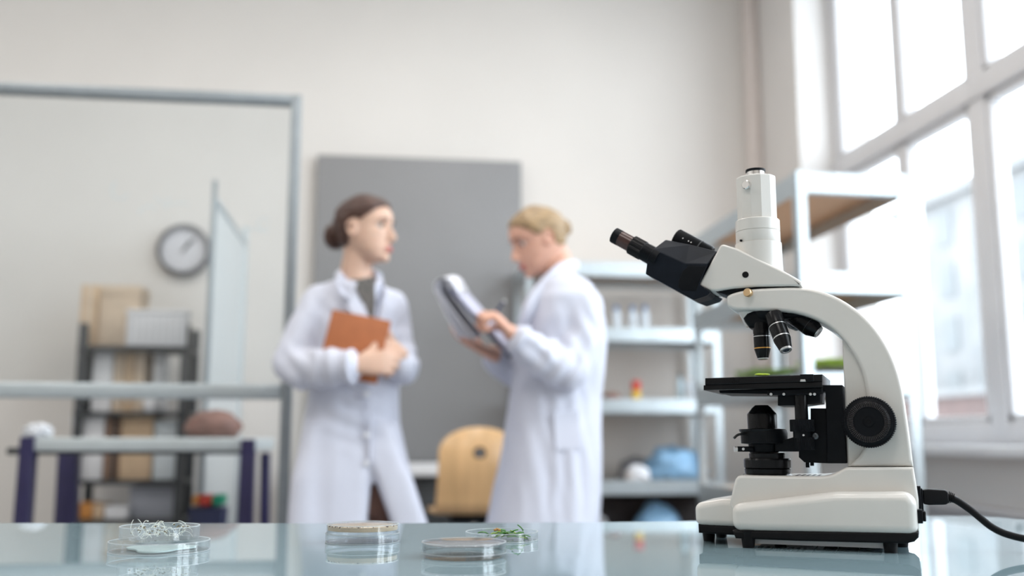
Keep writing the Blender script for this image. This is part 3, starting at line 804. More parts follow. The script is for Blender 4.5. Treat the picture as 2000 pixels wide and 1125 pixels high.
# underside plate with slots (seen mirrored in the table)
bm = B(); x0, z0 = m2(1480, 1052, 0); x1, _ = m2(1745, 1052, 0)
box(bm, (x0, -.045, z0 - .0015), (x1, .06, z0 + .004))
pl = mo('bottom_plate', bm, mat('plate_white', (.72, .73, .74), .4, var=.02), smooth=False)
bm = B()
for k in range(8): box(bm, (x0 + .004 + k * .007, -.04, z0 - .0022), (x0 + .0075 + k * .007, .0, z0 - .0014))
for k in range(4): box(bm, (x0 + .066 + k * .024, -.042, z0 - .0022), (x0 + .067 + k * .024, .03, z0 - .0014))
for k in range(6): box(bm, (x0 + .075, -.035 + k * .012, z0 - .0022), (x0 + .14, -.033 + k * .012, z0 - .0014))
mo('slot', bm, M_black, pl, smooth=False)
# vents on the base top
bm = B()
xa_, zt2 = m2(1552, 929.5, -.03); xb_, _ = m2(1616, 929.5, -.03)
for k in range(7):
    x = xa_ + k * (xb_ - xa_) / 6
    box(bm, (x, -.026, zt2 - .001), (x + .0028, .02, zt2 + .0004))
mo('vent_slot', bm, M_black, smooth=False)
# --- arm
bm = B()
out = curve2([(1430, 604), (1421, 598), (1418.5, 586), (1421, 577), (1438, 570), (1470, 564), (1520, 561), (1565, 561), (1600, 567), (1640, 583), (1680, 610), (1712, 643), (1738, 685), (1754, 725), (1764, 765), (1771, 810), (1778, 860), (1784, 911.5)], 3)
inn = [(1657, 911.5)] + curve2([(1678, 890), (1690, 868), (1694, 830), (1694, 790), (1689, 750), (1680, 718), (1664, 688), (1643, 660), (1618, 638), (1588, 622), (1550, 611), (1500, 606.5), (1462, 606)], 3) + [(1440, 606)]
WA = .030
rprism(bm, prof(out + inn, -WA), -WA, WA + .008, .0045)
web = [(1644, 645), (1690, 690), (1702, 760), (1702, 850), (1690, 890), (1668, 911.5), (1655, 911.5), (1650, 780)]
rprism(bm, prof(web, -WA + .009), -WA + .009, WA - .002, .003)
mo('arm', bm, M_scope, ang=50, wn=True)
bm = B(); p = m3(1697, 824, 0)
# focus knobs, both sides
def knob(side):
    s = -1 if side < 0 else 1
    p = m3(1697, 824, -.052) ; q = Vector((p.x, s * (WA - .002), p.z))
    bm = B(); ax = Vector((0, s, 0))
    ribbed(bm, .0292, .006, .020, q, ax, 70, .0007, .0012)
    lathe(bm, [(.022, -.004), (.022, .006)], q, ax, 40)
    k = mo('coarse_knob', bm, M_black, ang=30)
    bm = B(); n = 64
    lathe(bm, [(.0265, .0196), (.0262, .0215), (.0225, .0228), (.022, .0300), (.0205, .0315), (.0165, .0318), (.0160, .0308), (.006, .0306), (.0055, .0315), (.0001, .0315)], q, ax, 64)
    k2 = mo('fine_knob', bm, M_black, k, ang=40)
    bm = B()
    a, s1, t1 = basis(ax)
    for i in range(n):
        an = 2 * PI * i / n; rd = s1 * math.cos(an) + t1 * math.sin(an); tn = a.cross(rd)
        obox(bm, q + a * .0262 + rd * .0223, tn, rd, a, .00055, .0007, .0045)
        obox(bm, q + a * .0313 + rd * .0188, tn, rd, a, .00045, .0022, .0007)
    mo('grip_ridge', bm, M_ridge, k2, smooth=False)
    bm = B(); lathe(bm, [(.0026, .0312), (.0026, .0322), (.0014, .0322), (.0013, .0314)], q, ax, 16)
    mo('set_screw', bm, M_blackm, k2)
knob(-1); knob(1)
# --- viewing head
bm = B()
WH = .030
hd = [(1364, 557.5), (1406, 480), (1409.5, 477.5), (1414, 477), (1440, 485)] + curve2([(1440, 485), (1490, 510), (1530, 529), (1560, 546), (1566, 552), (1566, 559)], 3)[1:] + [(1540, 558.5), (1475, 559.5), (1430, 563), (1400, 568), (1388, 567.5)]
rprism(bm, prof(hd, -WH), -WH, WH, .003)
mo('head_housing', bm, M_scope, ang=50, wn=True)
bm = B(); p = m3(1456, 536.5, -WH); lathe(bm, [(.0039, .0), (.0039, -.0005)], p, (0, 1, 0), 24)
mo('plug_hole_disc', bm, M_rubber)  # black disc on the surface, its colour stands for the hole's dark depth
bm = B()
gk = [(1391, 567), (1418, 576), (1440, 569), (1500, 562.5), (1560, 560.5), (1561, 556), (1420, 560)]
rprism(bm, prof(gk, -.024), -.024, .03, .001)
mo('swivel_ring', bm, M_black)
bm = B(); p = m3(1465, 573, -WA); lathe(bm, [(.0026, .002), (.0026, -.003), (.0050, -.003), (.0052, -.004), (.0052, -.009), (.0044, -.0102)], p, (.25, 1, 0), 24)
mo('clamp_screw', bm, mat('brass', (.72, .50, .28), .3, .9, var=.03))
# --- photo tube
def zof(y): return m2(1481, y, 0)[1]
cxp = m2(1479.5, 440, 0)[0]; ctr = Vector((cxp, .0, 0))
def rp_(px0, px1, py): return (m2(px1, py, 0)[0] - m2(px0, py, 0)[0]) / 2
r0, r1, r2 = rp_(1437, 1529, 510), rp_(1437.5, 1524, 460), rp_(1437, 1513, 380)
bm = B()
lathe(bm, [(r0 + .0008, zof(552)), (r0, zof(515)), (r0 - .0004, zof(477.5)), (r1 - .001, zof(476.5))], ctr, seg=64)
lathe(bm, [(r1 - .0006, zof(477)), (r1, zof(475)), (r1, zof(454.5)), (r1 - .0007, zof(454))], ctr, seg=64)
lathe(bm, [(r1 - .0007, zof(454)), (r1, zof(453.3)), (r1, zof(433)), (r1 - .001, zof(431.5)), (r2 - .002, zof(431.5))], ctr, seg=64)
pt = mo('photo_tube', bm, M_scope, ang=35)
bm = B()
rings = []
for z, k in ((zof(433), 1), (zof(350), 1), (zof(347.5), .97), (zof(347.5), .6)):
    rings.append([ctr + Vector((math.cos(2 * PI * (i + .5) / 12 + .1) * r2 * k * 1.03, math.sin(2 * PI * (i + .5) / 12 + .1) * r2 * k * 1.03, z)) for i in range(12)])
loft(bm, rings)
mo('tube_sleeve', bm, M_scope, pt, smooth=False, bevel=.0005)
bm = B(); lathe(bm, [(.0112, zof(350)), (.0112, zof(335.5)), (.0098, zof(335.5))], ctr, seg=40); mo('port_ring', bm, M_chrome, pt)
bm = B(); lathe(bm, [(.0122, zof(336)), (.0124, zof(334)), (.0122, zof(331.5)), (.011, zof(331))], ctr, seg=40); mo('dust_cap', bm, M_black, pt)
sc = m3(1461, 362.5, -.021)
bm = B(); lathe(bm, [(.0028, .004), (.0028, -.001), (.0054, -.001), (.0056, -.002), (.0056, -.006), (.0046, -.0068)], sc, (.35, 1, 0), 24); mo('lock_screw', bm, M_chrome, pt)
sc = m3(1448, 470, -.022); bm = B(); lathe(bm, [(.0015, .0), (.0015, -.0016)], sc, (.5, 1, 0), 12); mo('grub_screw', bm, M_black, pt)
# --- binocular body, tilted 30 degrees
def outline(pts, w0, w1, ch, wref): 
    b = B(); rprism(b, prof(pts, wref), w0, w1, ch); return b
bm = B()
WE = .034
body = [(1262, 518), (1277, 483), (1300, 467), (1388, 487), (1404, 497), (1368, 561), (1386, 570), (1382, 577), (1355, 585.5), (1261, 535.5)]
side_ = [(1263, 517), (1276, 486), (1339, 515), (1382, 515), (1364, 556), (1386, 569), (1382, 577), (1355, 586), (1261, 535)]
def ringp(pts, w): return [m3(x, y, w) for x, y in pts]
# faceted near half: side outline on w=-WE, full outline nearer the middle
n1 = [(1276, 486), (1339, 515), (1382, 515), (1366, 555), (1388, 570), (1382, 577), (1355, 586), (1261, 535), (1263, 517)]
n0 = [(1299, 467), (1345, 476), (1400, 490), (1368, 556), (1388, 570), (1382, 577), (1355, 586), (1261, 535), (1277, 485)]
def shift(r, d): return [p + d for p in r]
rA = ringp(n1, -WE); 
rB = [Vector((q.x, 0.0, q.z)) for q in ringp(n0, -.018)]; rB2 = [Vector((q.x, .018, q.z)) for q in rB]
rAi = [Vector((p.x, -WE + .012, p.z)) for p in rA]
rBm = [Vector((p.x, -.014, p.z)) for p in rB]
rFar = [Vector((p.x + .004, WE, p.z)) for p in rA]
loft(bm, [rA, rBm, [Vector((p.x, .018, p.z)) for p in rB], rFar])
bd = mo('binocular_body', bm, M_navyb, smooth=False, bevel=.0012, segs=3)
# recess in the near side
bm = B(); rc = [(1345, 519), (1334, 530), (1326, 548), (1325, 560), (1331, 567), (1360, 568), (1366, 550), (1380, 520)]
rprism(bm, prof(rc, -WE), -WE - .0006, -WE + .004, .0005); mo('side_recess', bm, M_black, bd)
a0 = m3(1190, 456, -.031); a1 = m3(1252, 490, -.031)
ed = (a1 - a0); ed.y = 0; ed = ed.normalized()
upv = Vector((-ed.z, 0, ed.x))
if upv.z < 0: upv = -upv
# hinge barrel and far housing
h0 = m3(1320, 462, .004); bm = B(); lathe(bm, [(.0105, 0), (.0122, .0015), (.0122, .050), (.011, .052)], h0 - upv * .001, ed, 40)
hb = mo('hinge_barrel', bm, M_black, bd)
for i, (px, py) in enumerate(((1334, 466), (1345, 471.5), (1350, 474))):
    bm = B(); lathe(bm, [(.0008, 0), (.0008, .0010), (.0004, .0012)], m3(px, py, -.007), (0, -1, .3), 12); mo('screw', bm, M_silver, hb)
bm = B(); lathe(bm, [(.0126, 0), (.0126, .0012)], h0 - upv * .001 + ed * .034, ed, 40); mo('hinge_band', bm, M_dark, hb)
def eyepiece(w, up_, back):
    o = m3(1195.5, 456.5, -.031); o.y = w; o = o + upv * up_ + ed * back
    L1 = (m3(1232, 476, -.031) - m3(1195.5, 456.5, -.031)).length
    bm = B(); lathe(bm, [(.0085, .003), (.0092, .0), (.0102, .0006), (.0104, .002), (.0104, .010)], o, ed, 48)
    e = mo('eyepiece', bm, M_black)
    bm = B(); lathe(bm, [(.0102, .010), (.0103, L1 + .002)], o, ed, 48); mo('eyepiece_sleeve', bm, M_eyecup, e)
    bm = B(); lathe(bm, [(.0080, .0031), (.005, .0026), (.0001, .0024)], o, ed, 32); mo('eye_lens', bm, M_lens, e)
    bm = B(); ribbed(bm, .0126, L1 - .001, L1 + .0175, o, ed, 50, .0003, .0008); mo('dioptre_ring', bm, M_blackm, e)
    bm = B(); lathe(bm, [(.0118, L1 + .017), (.0118, L1 + .0300), (.013, L1 + .0305), (.0135, L1 + .040)], o, ed, 40); mo('tube_collar', bm, M_black, e)
eyepiece(-.0235, .0, .0)
eyepiece(.031, .002, .006)
# --- nosepiece and objectives
bm = B(); c0 = m3(1473, 607, 0); lathe(bm, [(.020, .004), (.019, -.002), (.011, -.020)], c0, (0, 0, 1), 40)
mo('nose_mount', bm, M_scope)
nc = m3(1512, 596, -.004); nax = Vector((-.05, -.10, -1.0)).normalized()
tilt = Vector((.42, -.12, -1)).normalized()
bm = B()
noseo = [(1455, 629), (1452, 622), (1460, 612), (1475, 604), (1520, 603), (1575, 606), (1590, 618), (1560, 622), (1528, 624), (1500, 634), (1484, 642), (1464, 641)]
rprism(bm, prof(noseo, -.014), -.020, .026, .006)
lathe(bm, [(.030, -.006), (.0315, .0), (.030, .008), (.022, .016), (.010, .019)], m3(1513, 607, .004), tilt, 48)
mo('nosepiece', bm, M_black, ang=40, wn=True)
def objective(p0, p1, r, label, bands, tip=.62):
    d = (p1 - p0); L = d.length; d.normalize()
    bm = B(); lathe(bm, [(r * .98, -.002), (r * 1.02, .0), (r * 1.02, L * .26), (r * .97, L * .265), (r * .97, L * .285), (r, L * .29), (r, L * .70), (r * .97, L * .73), (r * tip * 1.05, L * .955)], p0, d, 48)
    o = mo('objective', bm, M_blackm, ang=30)
    bm = B(); lathe(bm, [(r * tip * 1.02, L * .95), (r * tip, L * .985), (r * tip * .92, L), (r * tip * .62, L), (r * tip * .55, L * .985)], p0, d, 40); mo('objective_tip', bm, M_silver, o)
    bm = B(); lathe(bm, [(r * tip * .58, L * .992), (.0001, L * .999)], p0, d, 24, cap=False); mo('front_lens', bm, M_lens, o)
    for f, wd, m in bands:
        bm = B(); lathe(bm, [(r * 1.015, L * f), (r * 1.015, L * f + wd)], p0, d, 48); mo('colour_band', bm, m, o)
r_o = .0098
objective(m3(1486, 634, -.012), m3(1490.5, 702.5, -.012), r_o, '', [(.33, .0008, M_silver), (.66, .0012, M_gold)], .66)
objective(m3(1511, 617, -.026), m3(1536, 685, -.044), r_o * 1.04, '', [(.30, .0009, M_silver), (.63, .0012, M_silver)], .70)
objective(m3(1549, 614, -.004), m3(1600, 650, -.008), .0119, '', [(.18, .0006, M_silver), (.60, .0005, M_dark)], .62)
objective(m3(1530, 606, .030), m3(1560, 640, .055), r_o, '', [(.33, .0008, M_silver)], .62)
# --- stage
WS = .062
bm = B()
rprism(bm, prof([(1377, 738.5), (1606, 731), (1606, 745), (1377, 752)], -WS), -WS, WS + .01, .001)
rprism(bm, prof([(1374, 752.3), (1606, 745.3), (1606, 756.5), (1374, 762)], -WS + .001), -WS + .001, WS + .008, .0008)
st = mo('stage', bm, M_blackm)
bm = B(); rprism(bm, prof([(1404, 763), (1602, 757), (1601, 768), (1500, 769), (1406, 768)], -.04), -.04, .05, .001)
rprism(bm, prof([(1519, 769), (1602, 767), (1602, 786), (1562, 792), (1519, 792)], -.035), -.035, .035, .001)
mo('stage_rail', bm, M_black, st, smooth=False)
bm = B(); rprism(bm, prof([(1499, 763), (1606, 757), (1606, 769), (1560, 771), (1499, 772)], -WS + .012), -WS + .010, -WS + .024, .0008)
mo('rack_bar', bm, M_black, st, smooth=False)
for px in (1506, 1531, 1583, 1591):
    bm = B(); lathe(bm, [(.0016, 0), (.0016, .0014), (.0008, .0016)], m3(px, 770, -WS + .010), (0, -1, 0), 16); mo('screw', bm, M_silver, st)
bm = B(); rprism(bm, prof([(1563, 731.5), (1589, 731), (1590, 744), (1581, 746), (1574, 740), (1563, 740)], -WS), -WS - .004, -WS + .0002, .0006); mo('slide_clip', bm, M_black, st)
bm = B(); rprism(bm, prof([(1564, 741), (1573, 741), (1574, 745.5), (1563, 745.5)], -WS), -WS - .003, -WS + .0002, .0004); mo('clip_plate', bm, M_silver, st)
stz = m2(1490, 735, -WS)[1]
bm = B(); xs, _ = m2(1470, 735, -WS); box(bm, (xs, -.045, stz + .0012), (xs + .04, -.020, stz + .0022))
o = mo('slide', bm, M_bottle, st, smooth=False)
bm = B()
for k in range(3):
    cx_, cy_ = m2(1483 + k * 2, 733, -.04)[0], -.04 + k * .003
    ball(bm, (cx_ + k * .002, cy_, stz + .0035), .0055, .004, .0016, 12)
tag(mo('leaf_sample', bm, mat('lime_leaf', (.50, .68, .05), .5, var=.2), None) , 'tiny lime green leaf sample lying on the microscope stage', 'leaf')
o = C.objects['leaf_sample']; o.data.transform(Matrix.Translation(MO) @ Matrix.Rotation(MA, 4, 'Z')); ctr_ = sum((v.co for v in o.data.vertices), Vector()) / len(o.data.vertices); o.data.transform(Matrix.Translation(-ctr_)); o.location = ctr_
# --- stage drive
bm = B(); rprism(bm, prof([(1600, 752), (1645, 752), (1653, 905), (1616, 905), (1612, 765), (1600, 764)], -.024), -.024, .024, .001)
mo('focus_slide', bm, M_black, smooth=False)
bm = B(); rprism(bm, prof([(1583, 797.5), (1616, 797.5), (1617, 905), (1571, 903), (1560, 893), (1560, 845), (1583, 845)], -.018), -.018, .020, .001)
mo('condenser_carrier', bm, M_black, smooth=False)
sx_, _ = m2(1565, 800, -.036); spos = Vector((sx_, -.036, 0))
zz_ = lambda y: m2(1567, y, -.036)[1]
bm = B(); lathe(bm, [(.0075, zz_(768)), (.0075, zz_(820))], spos, seg=32); lathe(bm, [(.0035, zz_(820)), (.0035, zz_(760))], spos + Vector((.0, 0, 0)), seg=12)
sd = mo('drive_shaft', bm, M_blackm)
bm = B(); ribbed(bm, .0138, zz_(843), zz_(819.5), spos, (0, 0, 1), 44, .0005, .0006); mo('drive_knob', bm, M_black, sd)
bm = B(); lathe(bm, [(.0105, zz_(856)), (.0105, zz_(843))], spos, seg=32); mo('drive_collar', bm, M_black, sd)
bm = B(); ribbed(bm, .0112, zz_(878.5), zz_(854), spos + Vector((.002, 0, 0)), (0, 0, 1), 40, .0005, .0006); mo('drive_knob', bm, M_black, sd)
bm = B(); lathe(bm, [(.0012, 0), (.0012, .0012)], m3(1569.5, 850, -.0465), (0, -1, 0), 12); mo('grub_screw', bm, M_silver, sd)
bm = B(); lathe(bm, [(.0036, 0), (.0036, .006), (.0028, .0065), (.0014, .0065), (.0013, .005)], m3(1593, 852, -.030), (0, -1, 0), 24); mo('centring_screw', bm, mat('grey_steel', (.10, .11, .12), .35, .6, var=.1), sd)
for px in (1577, 1586):
    bm = B(); a = m3(px, 903, -.01); lathe(bm, [(.0022, .0), (.0022, -.004 if px > 1580 else -.006)], a, (0, 0, 1), 16); mo('stop_screw', bm, M_black)
# --- condenser
def cx(px, py, w=0): return m2(px, py, w)
xc, _ = cx(1491, 850); CO = Vector((xc, .0, 0)); zc = lambda y: m2(1491, y, 0)[1]
k_ = 1 / 1690.0
def lp(rows, dx=0): return [(r * k_, zc(y)) for r, y in rows]
bm = B(); lathe(bm, lp([(29.5, 838), (30, 809.5), (29.3, 808), (19.5, 796.5), (15, 793), (13.5, 791.5), (1, 791.3)]), CO + Vector((-.0008, 0, 0)), seg=56); cd = mo('condenser_lens_cap', bm, M_blackm, ang=30)
bm = B(); lathe(bm, lp([(30, 868), (46.5, 866), (47, 846), (45, 840), (38, 838), (29, 837)]), CO + Vector((.0008, 0, 0)), seg=56); mo('condenser_disc', bm, M_black, cd, ang=30)
bm = B(); lathe(bm, lp([(40, 845), (46, 843), (47, 838.5), (44, 838)]), CO + Vector((-.0012, 0, 0)), seg=56); mo('iris_ring', bm, M_blackm, cd, ang=30)
bm = B(); lathe(bm, lp([(28, 884), (30, 882), (31, 866)]), CO, seg=56); mo('condenser_mount', bm, M_black, cd)
bm = B(); rprism(bm, prof([(1514, 868), (1536, 858), (1556, 852), (1566, 852), (1566, 882), (1514, 882)], -.012), -.014, .014, .001); mo('condenser_bracket', bm, M_black, cd, smooth=False)
bm = B(); tube(bm, smooth_path([m3(1464, 848, -.020), m3(1450, 847.5, -.024), m3(1440, 850, -.026), m3(1433.5, 856, -.028)], 4), .0022, 10, flat=.7); mo('iris_lever', bm, M_blackm, cd)
bm = B(); tube(bm, [m3(1470, 877, -.016), m3(1440, 877, -.022)], .0032, 16); cs = mo('centring_screw', bm, M_black, cd)
bm = B(); a = m3(1440, 877, -.022); dd = (m3(1434, 877, -.0232) - a); tube(bm, [a, a + dd], .0034, 20); mo('screw_tip', bm, M_silver, cs)
bm = B(); lathe(bm, [(.0016, 0), (.0016, .001)], m3(1452, 877, -.0235), (-.1, -1, 0), 12); mo('screw_dot', bm, M_silver, cs)
# --- illuminator on the base
xi, _ = cx(1498.5, 905); IO = Vector((xi, .0, 0))
bm = B(); lathe(bm, [(q * k_, zc(y)) for q, y in [(49.5, 931.5), (50, 927), (47, 925), (45, 924.5), (46, 916), (43.5, 914.5), (46.5, 913), (47, 898), (45, 895), (35.5, 894.5), (36, 886), (34, 884.5), (28, 884.5), (27, 890)]], IO, seg=64); il = mo('illuminator', bm, M_blackm, ang=28)
bm = B(); lathe(bm, [(27.5 * k_, zc(889)), (.0001, zc(887.5))], IO, seg=40, cap=False); mo('field_lens', bm, M_lens, il)
bm = B(); box(bm, (IO.x - .030, -.030, zc(931.5)), (IO.x + .030, .030, zc(928.8))); mo('illuminator_flange', bm, M_black, il, bevel=.003)
# --- rear: inlet and switch
ex, ez0 = m2(1794, 986, 0); _, ez1 = m2(1790, 948, 0)
ex += .001
bm = B(); box(bm, (ex - .004, -.0185, m2(1794, 1003, 0)[1]), (ex + .0022, .012, ez1)); pi_ = mo('power_inlet', bm, M_black, bevel=.001)
bm = B(); box(bm, (ex + .0022, -.0150, m2(1794, 1000, 0)[1]), (ex + .0040, .009, ez1 - .003)); mo('inlet_lip', bm, M_black, pi_, bevel=.0006)
s0 = m3(1777, 995, -WN + .012); s1 = m3(1790, 1022, -WN + .012)
bm = B(); box(bm, (ex - .006, -.0545, s1.z), (ex + .0022, -.0345, s0.z)); sw = mo('switch_housing', bm, M_black, bevel=.0008)
bm = B(); box(bm, (ex + .002, -.052, s1.z + .002), (ex + .0055, -.037, s0.z - .002)); mo('rocker', bm, M_rubber, sw, bevel=.001)
# --- mains cord plugged in at the back
A = m3(1802, 953.5, -.003); D = m3(1854, 987, -.003)
toW = wm(ms)
cord = thing('power_cord', toW @ Vector(((A.x + D.x) / 2, 0, (A.z + D.z) / 2)), 'black mains cord plugged into the back of the microscope', 'cord', rz=MA)
bm = B()
xA = ex + .004; xB = m2(1852, 970, -.003)[0]
zh0, zh1 = m2(1830, 986, -.003)[1], m2(1830, 955, -.003)[1]
rp2 = [(xA, zh0 + .001), (xA, zh1 - .001), (xA + .006, zh1), (xB - .003, zh1 - .0008), (xB, zh1 - .003), (xB, zh0 + .003), (xB - .003, zh0 + .0008), (xA + .006, zh0)]
prism(bm, rp2, -.0125, .0065)
for v in bm.verts: v.co = toW @ v.co
obj('plug', bm, M_rubber, cord, bevel=.0016, segs=3)
bm = B()
cr_ = [(1850, 971), (1860, 974), (1868, 977.5), (1880, 985), (1898, 998), (1915, 1012), (1935, 1028), (1955, 1039), (1975, 1046), (2000, 1052), (2030, 1058)]
pts = [m3(x, y, -.003) for x, y in cr_]
lst = pts[-1]
pts += [Vector((lst.x + .03, -.003, .0045)), Vector((lst.x + .08, .01, .0042)), Vector((lst.x + .16, .04, .0042))]
pts = [toW @ q for q in smooth_path(pts, 5)]
for q in pts: q.z = max(q.z, TZ + .0042)
tube(bm, pts, .0040, 16)
obj('cable', bm, M_rubber, cord)
bm = B()
for k in range(4): 
    q = toW @ Vector((xB + .0005 + k * .0016, -.003, (zh0 + zh1) / 2 - k * .0003)); lathe(bm, [(.0068 - k * .0006, 0), (.0068 - k * .0006, .001)], q, toW.to_3x3() @ Vector((1, 0, -.1)), 20)
obj('strain_relief', bm, M_rubber, cord)

# ================================================================ PETRI DISHES
def dish_mesh(bm, c, r, h, t=.0011, up=True):
    """open shallow round dish, walls of thickness t"""
    s = 1 if up else -1; z0 = c[2] if up else c[2] + h
    p = [(r - .0012, 0), (r, .0008), (r, h), (r - t, h), (r - t, t + .0008), (r - t - .0008, t), (.0001, t)]
    pr = [(a, s * b_) for a, b_ in p]
    a_, s_, t_ = Vector((0, 0, 1)), Vector((1, 0, 0)), Vector((0, 1, 0))
    o = Vector((c[0], c[1], z0)); rings = []
    rings.append([o + Vector((.0001 * math.cos(k), .0001 * math.sin(k), 0)) for k in [2 * PI * i / 96 for i in range(96)]])
    for rr, hh in pr:
        rings.append([o + Vector((rr * math.cos(2 * PI * i / 96), rr * math.sin(2 * PI * i / 96), hh)) for i in range(96)])
    loft(bm, rings)
def rim(c, r, z, par, t=.0011):
    bm = B(); o = Vector((c[0], c[1], z)); rings = []
    for a, b_ in ((r + .0001, -.0005), (r + .0001, .0003), (r - t - .0001, .0003), (r - t - .0001, -.0005)):
        rings.append([o + Vector((a * math.cos(2 * PI * i / 96), a * math.sin(2 * PI * i / 96), b_)) for i in range(96)])
    loft(bm, rings, cap=False); obj('rim', bm, M_rim, par)
def disc(bm, c, r, h):
    lathe(bm, [(r - .0005, 0), (r, .0004), (r, h - .0004), (r - .0006, h)], c, seg=72)
TZe = TZ + .0002
def radius(px0, px1, py, c):
    d = (c - CAM).dot(_f); return (px1 - px0) / 2 * d / FPX
# 2: stacked dish with beige agar
c2 = PZ(708, 1058.5, TZ)
rr = radius(635, 781, 1030, c2)
t = thing('petri_dish', c2, 'closed petri dish with a beige agar layer under its top, second from left', 'petri dish')
bm = B(); dish_mesh(bm, (c2.x, c2.y, TZe), rr * .985, .011); o = obj('dish_lid', bm, M_dish, t); rim(c2, rr * .985, TZe + .011, o); rim(c2, rr * .985, TZe + .0008, o)
bm = B(); dish_mesh(bm, (c2.x, c2.y, TZe + .0085), rr * .955, .0135, up=False); o = obj('dish_bottom', bm, M_dish, t); rim(c2, rr * .955, TZe + .0215, o)
bm = B(); disc(bm, (c2.x, c2.y, TZe + .0145), rr * .93, .0055); ag = obj('agar', bm, M_agar, t)
bm = B()
for k in range(70):
    a = random.uniform(0, 2 * PI); q = random.uniform(.80, .94) * rr
    if random.random() < .5: a = random.gauss(-PI / 2 - .5, .5)
    ball(bm, (c2.x + q * math.cos(a), c2.y + q * math.sin(a), TZe + .0203 - random.uniform(0, .0009)), random.uniform(.0006, .0015), .0008, .0006, 6)
tag(obj('specks', bm, mat('dark_specks', (.06, .02, .02), .7, var=.3), t), kind='stuff')
# 3: near dish with grey film
c3 = PZ(906, 1087, TZ); rr = radius(820, 988, 1060, c3)
t = thing('petri_dish', c3, 'closed petri dish with a grey film on top, nearest to the camera', 'petri dish')
bm = B(); dish_mesh(bm, (c3.x, c3.y, TZe), rr * .94, .0115); obj('dish_bottom', bm, M_dish, t)
bm = B(); dish_mesh(bm, (c3.x, c3.y, TZe + .0045), rr * .985, .0115, up=False); o = obj('dish_lid', bm, M_dish, t); rim(c3, rr * .985, TZe + .0155, o); rim(c3, rr * .985, TZe + .0048, o)
bm = B(); disc(bm, (c3.x, c3.y, TZe + .0130), rr * .91, .0010); obj('soil_film', bm, M_soil, t)
bm = B()
for k in range(26):
    a = random.uniform(0, 2 * PI); q = random.uniform(.2, .9) * rr
    ball(bm, (c3.x + q * math.cos(a), c3.y + q * math.sin(a), TZe + .002), .0006, .0005, .0004, 6)
tag(obj('specks', bm, M_soil, t), kind='stuff')
# 4: open dish with leaves
c4 = PZ(980, 1055, TZ); rr = radius(907, 1053, 1045, c4)
t = thing('petri_dish', c4, 'open petri dish holding small green leaves, at the right behind the nearest dish', 'petri dish')
bm = B(); dish_mesh(bm, (c4.x, c4.y, TZe), rr * .97, .0105); o = obj('dish_bottom', bm, M_dish, t); rim(c4, rr * .97, TZe + .0105, o); rim(c4, rr * .97, TZe + .0008, o)
def leaf(bm, c, d, L, w, lift=.3, curl=.3):
    d = Vector(d).normalized(); s = d.cross(Vector((0, 0, 1))).normalized(); up_ = s.cross(d)
    N = 7; rows = []
    for i in range(N + 1):
        u = i / N; hw_ = w * math.sin(PI * min(.97, max(.03, u)) ** .85) + .0002
        ctr = Vector(c) + d * L * u + up_ * (lift * L * u - curl * L * u * u)
        rows.append([ctr - s * hw_ + up_ * .0007, ctr - up_ * .0003, ctr + s * hw_ + up_ * .0007])
    vs = [[bm.verts.new(p) for p in r] for r in rows]
    for a, b_ in zip(vs[:-1], vs[1:]):
        for j in (0, 1): bm.faces.new((a[j], a[j + 1], b_[j + 1], b_[j]))
for k in range(26):
    u = random.uniform(-1, 1); x = c4.x + rr * (.08 + .48 * u); y = c4.y + random.uniform(-.45, .35) * rr
    z = TZe + .002 + random.uniform(0, .011) * (1 - abs(u) * .45)
    bm = B(); an = random.uniform(-.7, .7) + (PI if random.random() < .45 else 0)
    L = random.uniform(.008, .016)
    x = min(max(x, c4.x - rr * .55), c4.x + rr * .6)
    leaf(bm, (0, 0, 0), (math.cos(an), math.sin(an) * .8, random.uniform(-.1, .3)), L, L * random.uniform(.26, .42), random.uniform(0, .5), random.uniform(0, .6))
    lm = k % 3 == 2; o = obj('leaf', bm, M_lime if lm else M_leaf, None)
    md = o.modifiers.new('s', 'SOLIDIFY'); md.thickness = .0004
    o.location = (x, y, z)
    tag(o, 'small yellow-green leaf among the cuttings in the open petri dish' if lm else 'small dark green leaf among the cuttings in the open petri dish', 'leaf', 'yellow-green leaves in the open dish' if lm else 'dark green leaves in the open dish')
bm = B(); q = P(1022, 1036, c4.y + .0); leaf(bm, (0, 0, 0), (-.6, .1, .7), .010, .0028, .1, .2)
tube(bm, [V(-.001, 0, 0), V(.002, 0, -.006), V(.001, 0, -.012)], .0004, 6)
o = obj('leaf', bm, M_leaf, None); o.location = q; md = o.modifiers.new('s', 'SOLIDIFY'); md.thickness = .0004
tag(o, 'single leaf standing upright at the right of the open petri dish', 'leaf')
bm = B(); 
for k in range(3): ball(bm, ((k - 1) * .0024, random.uniform(-.001, .001), .0008 * (k % 2)), .0022, .0018, .0016, 10)
o = obj('seed_husk', bm, mat('amber_husk', (.42, .22, .06), .5, var=.2)); o.location = P(971, 1035, c4.y - .005); tag(o, 'tiny amber seed husk on top of the leaves in the open dish', 'seed')
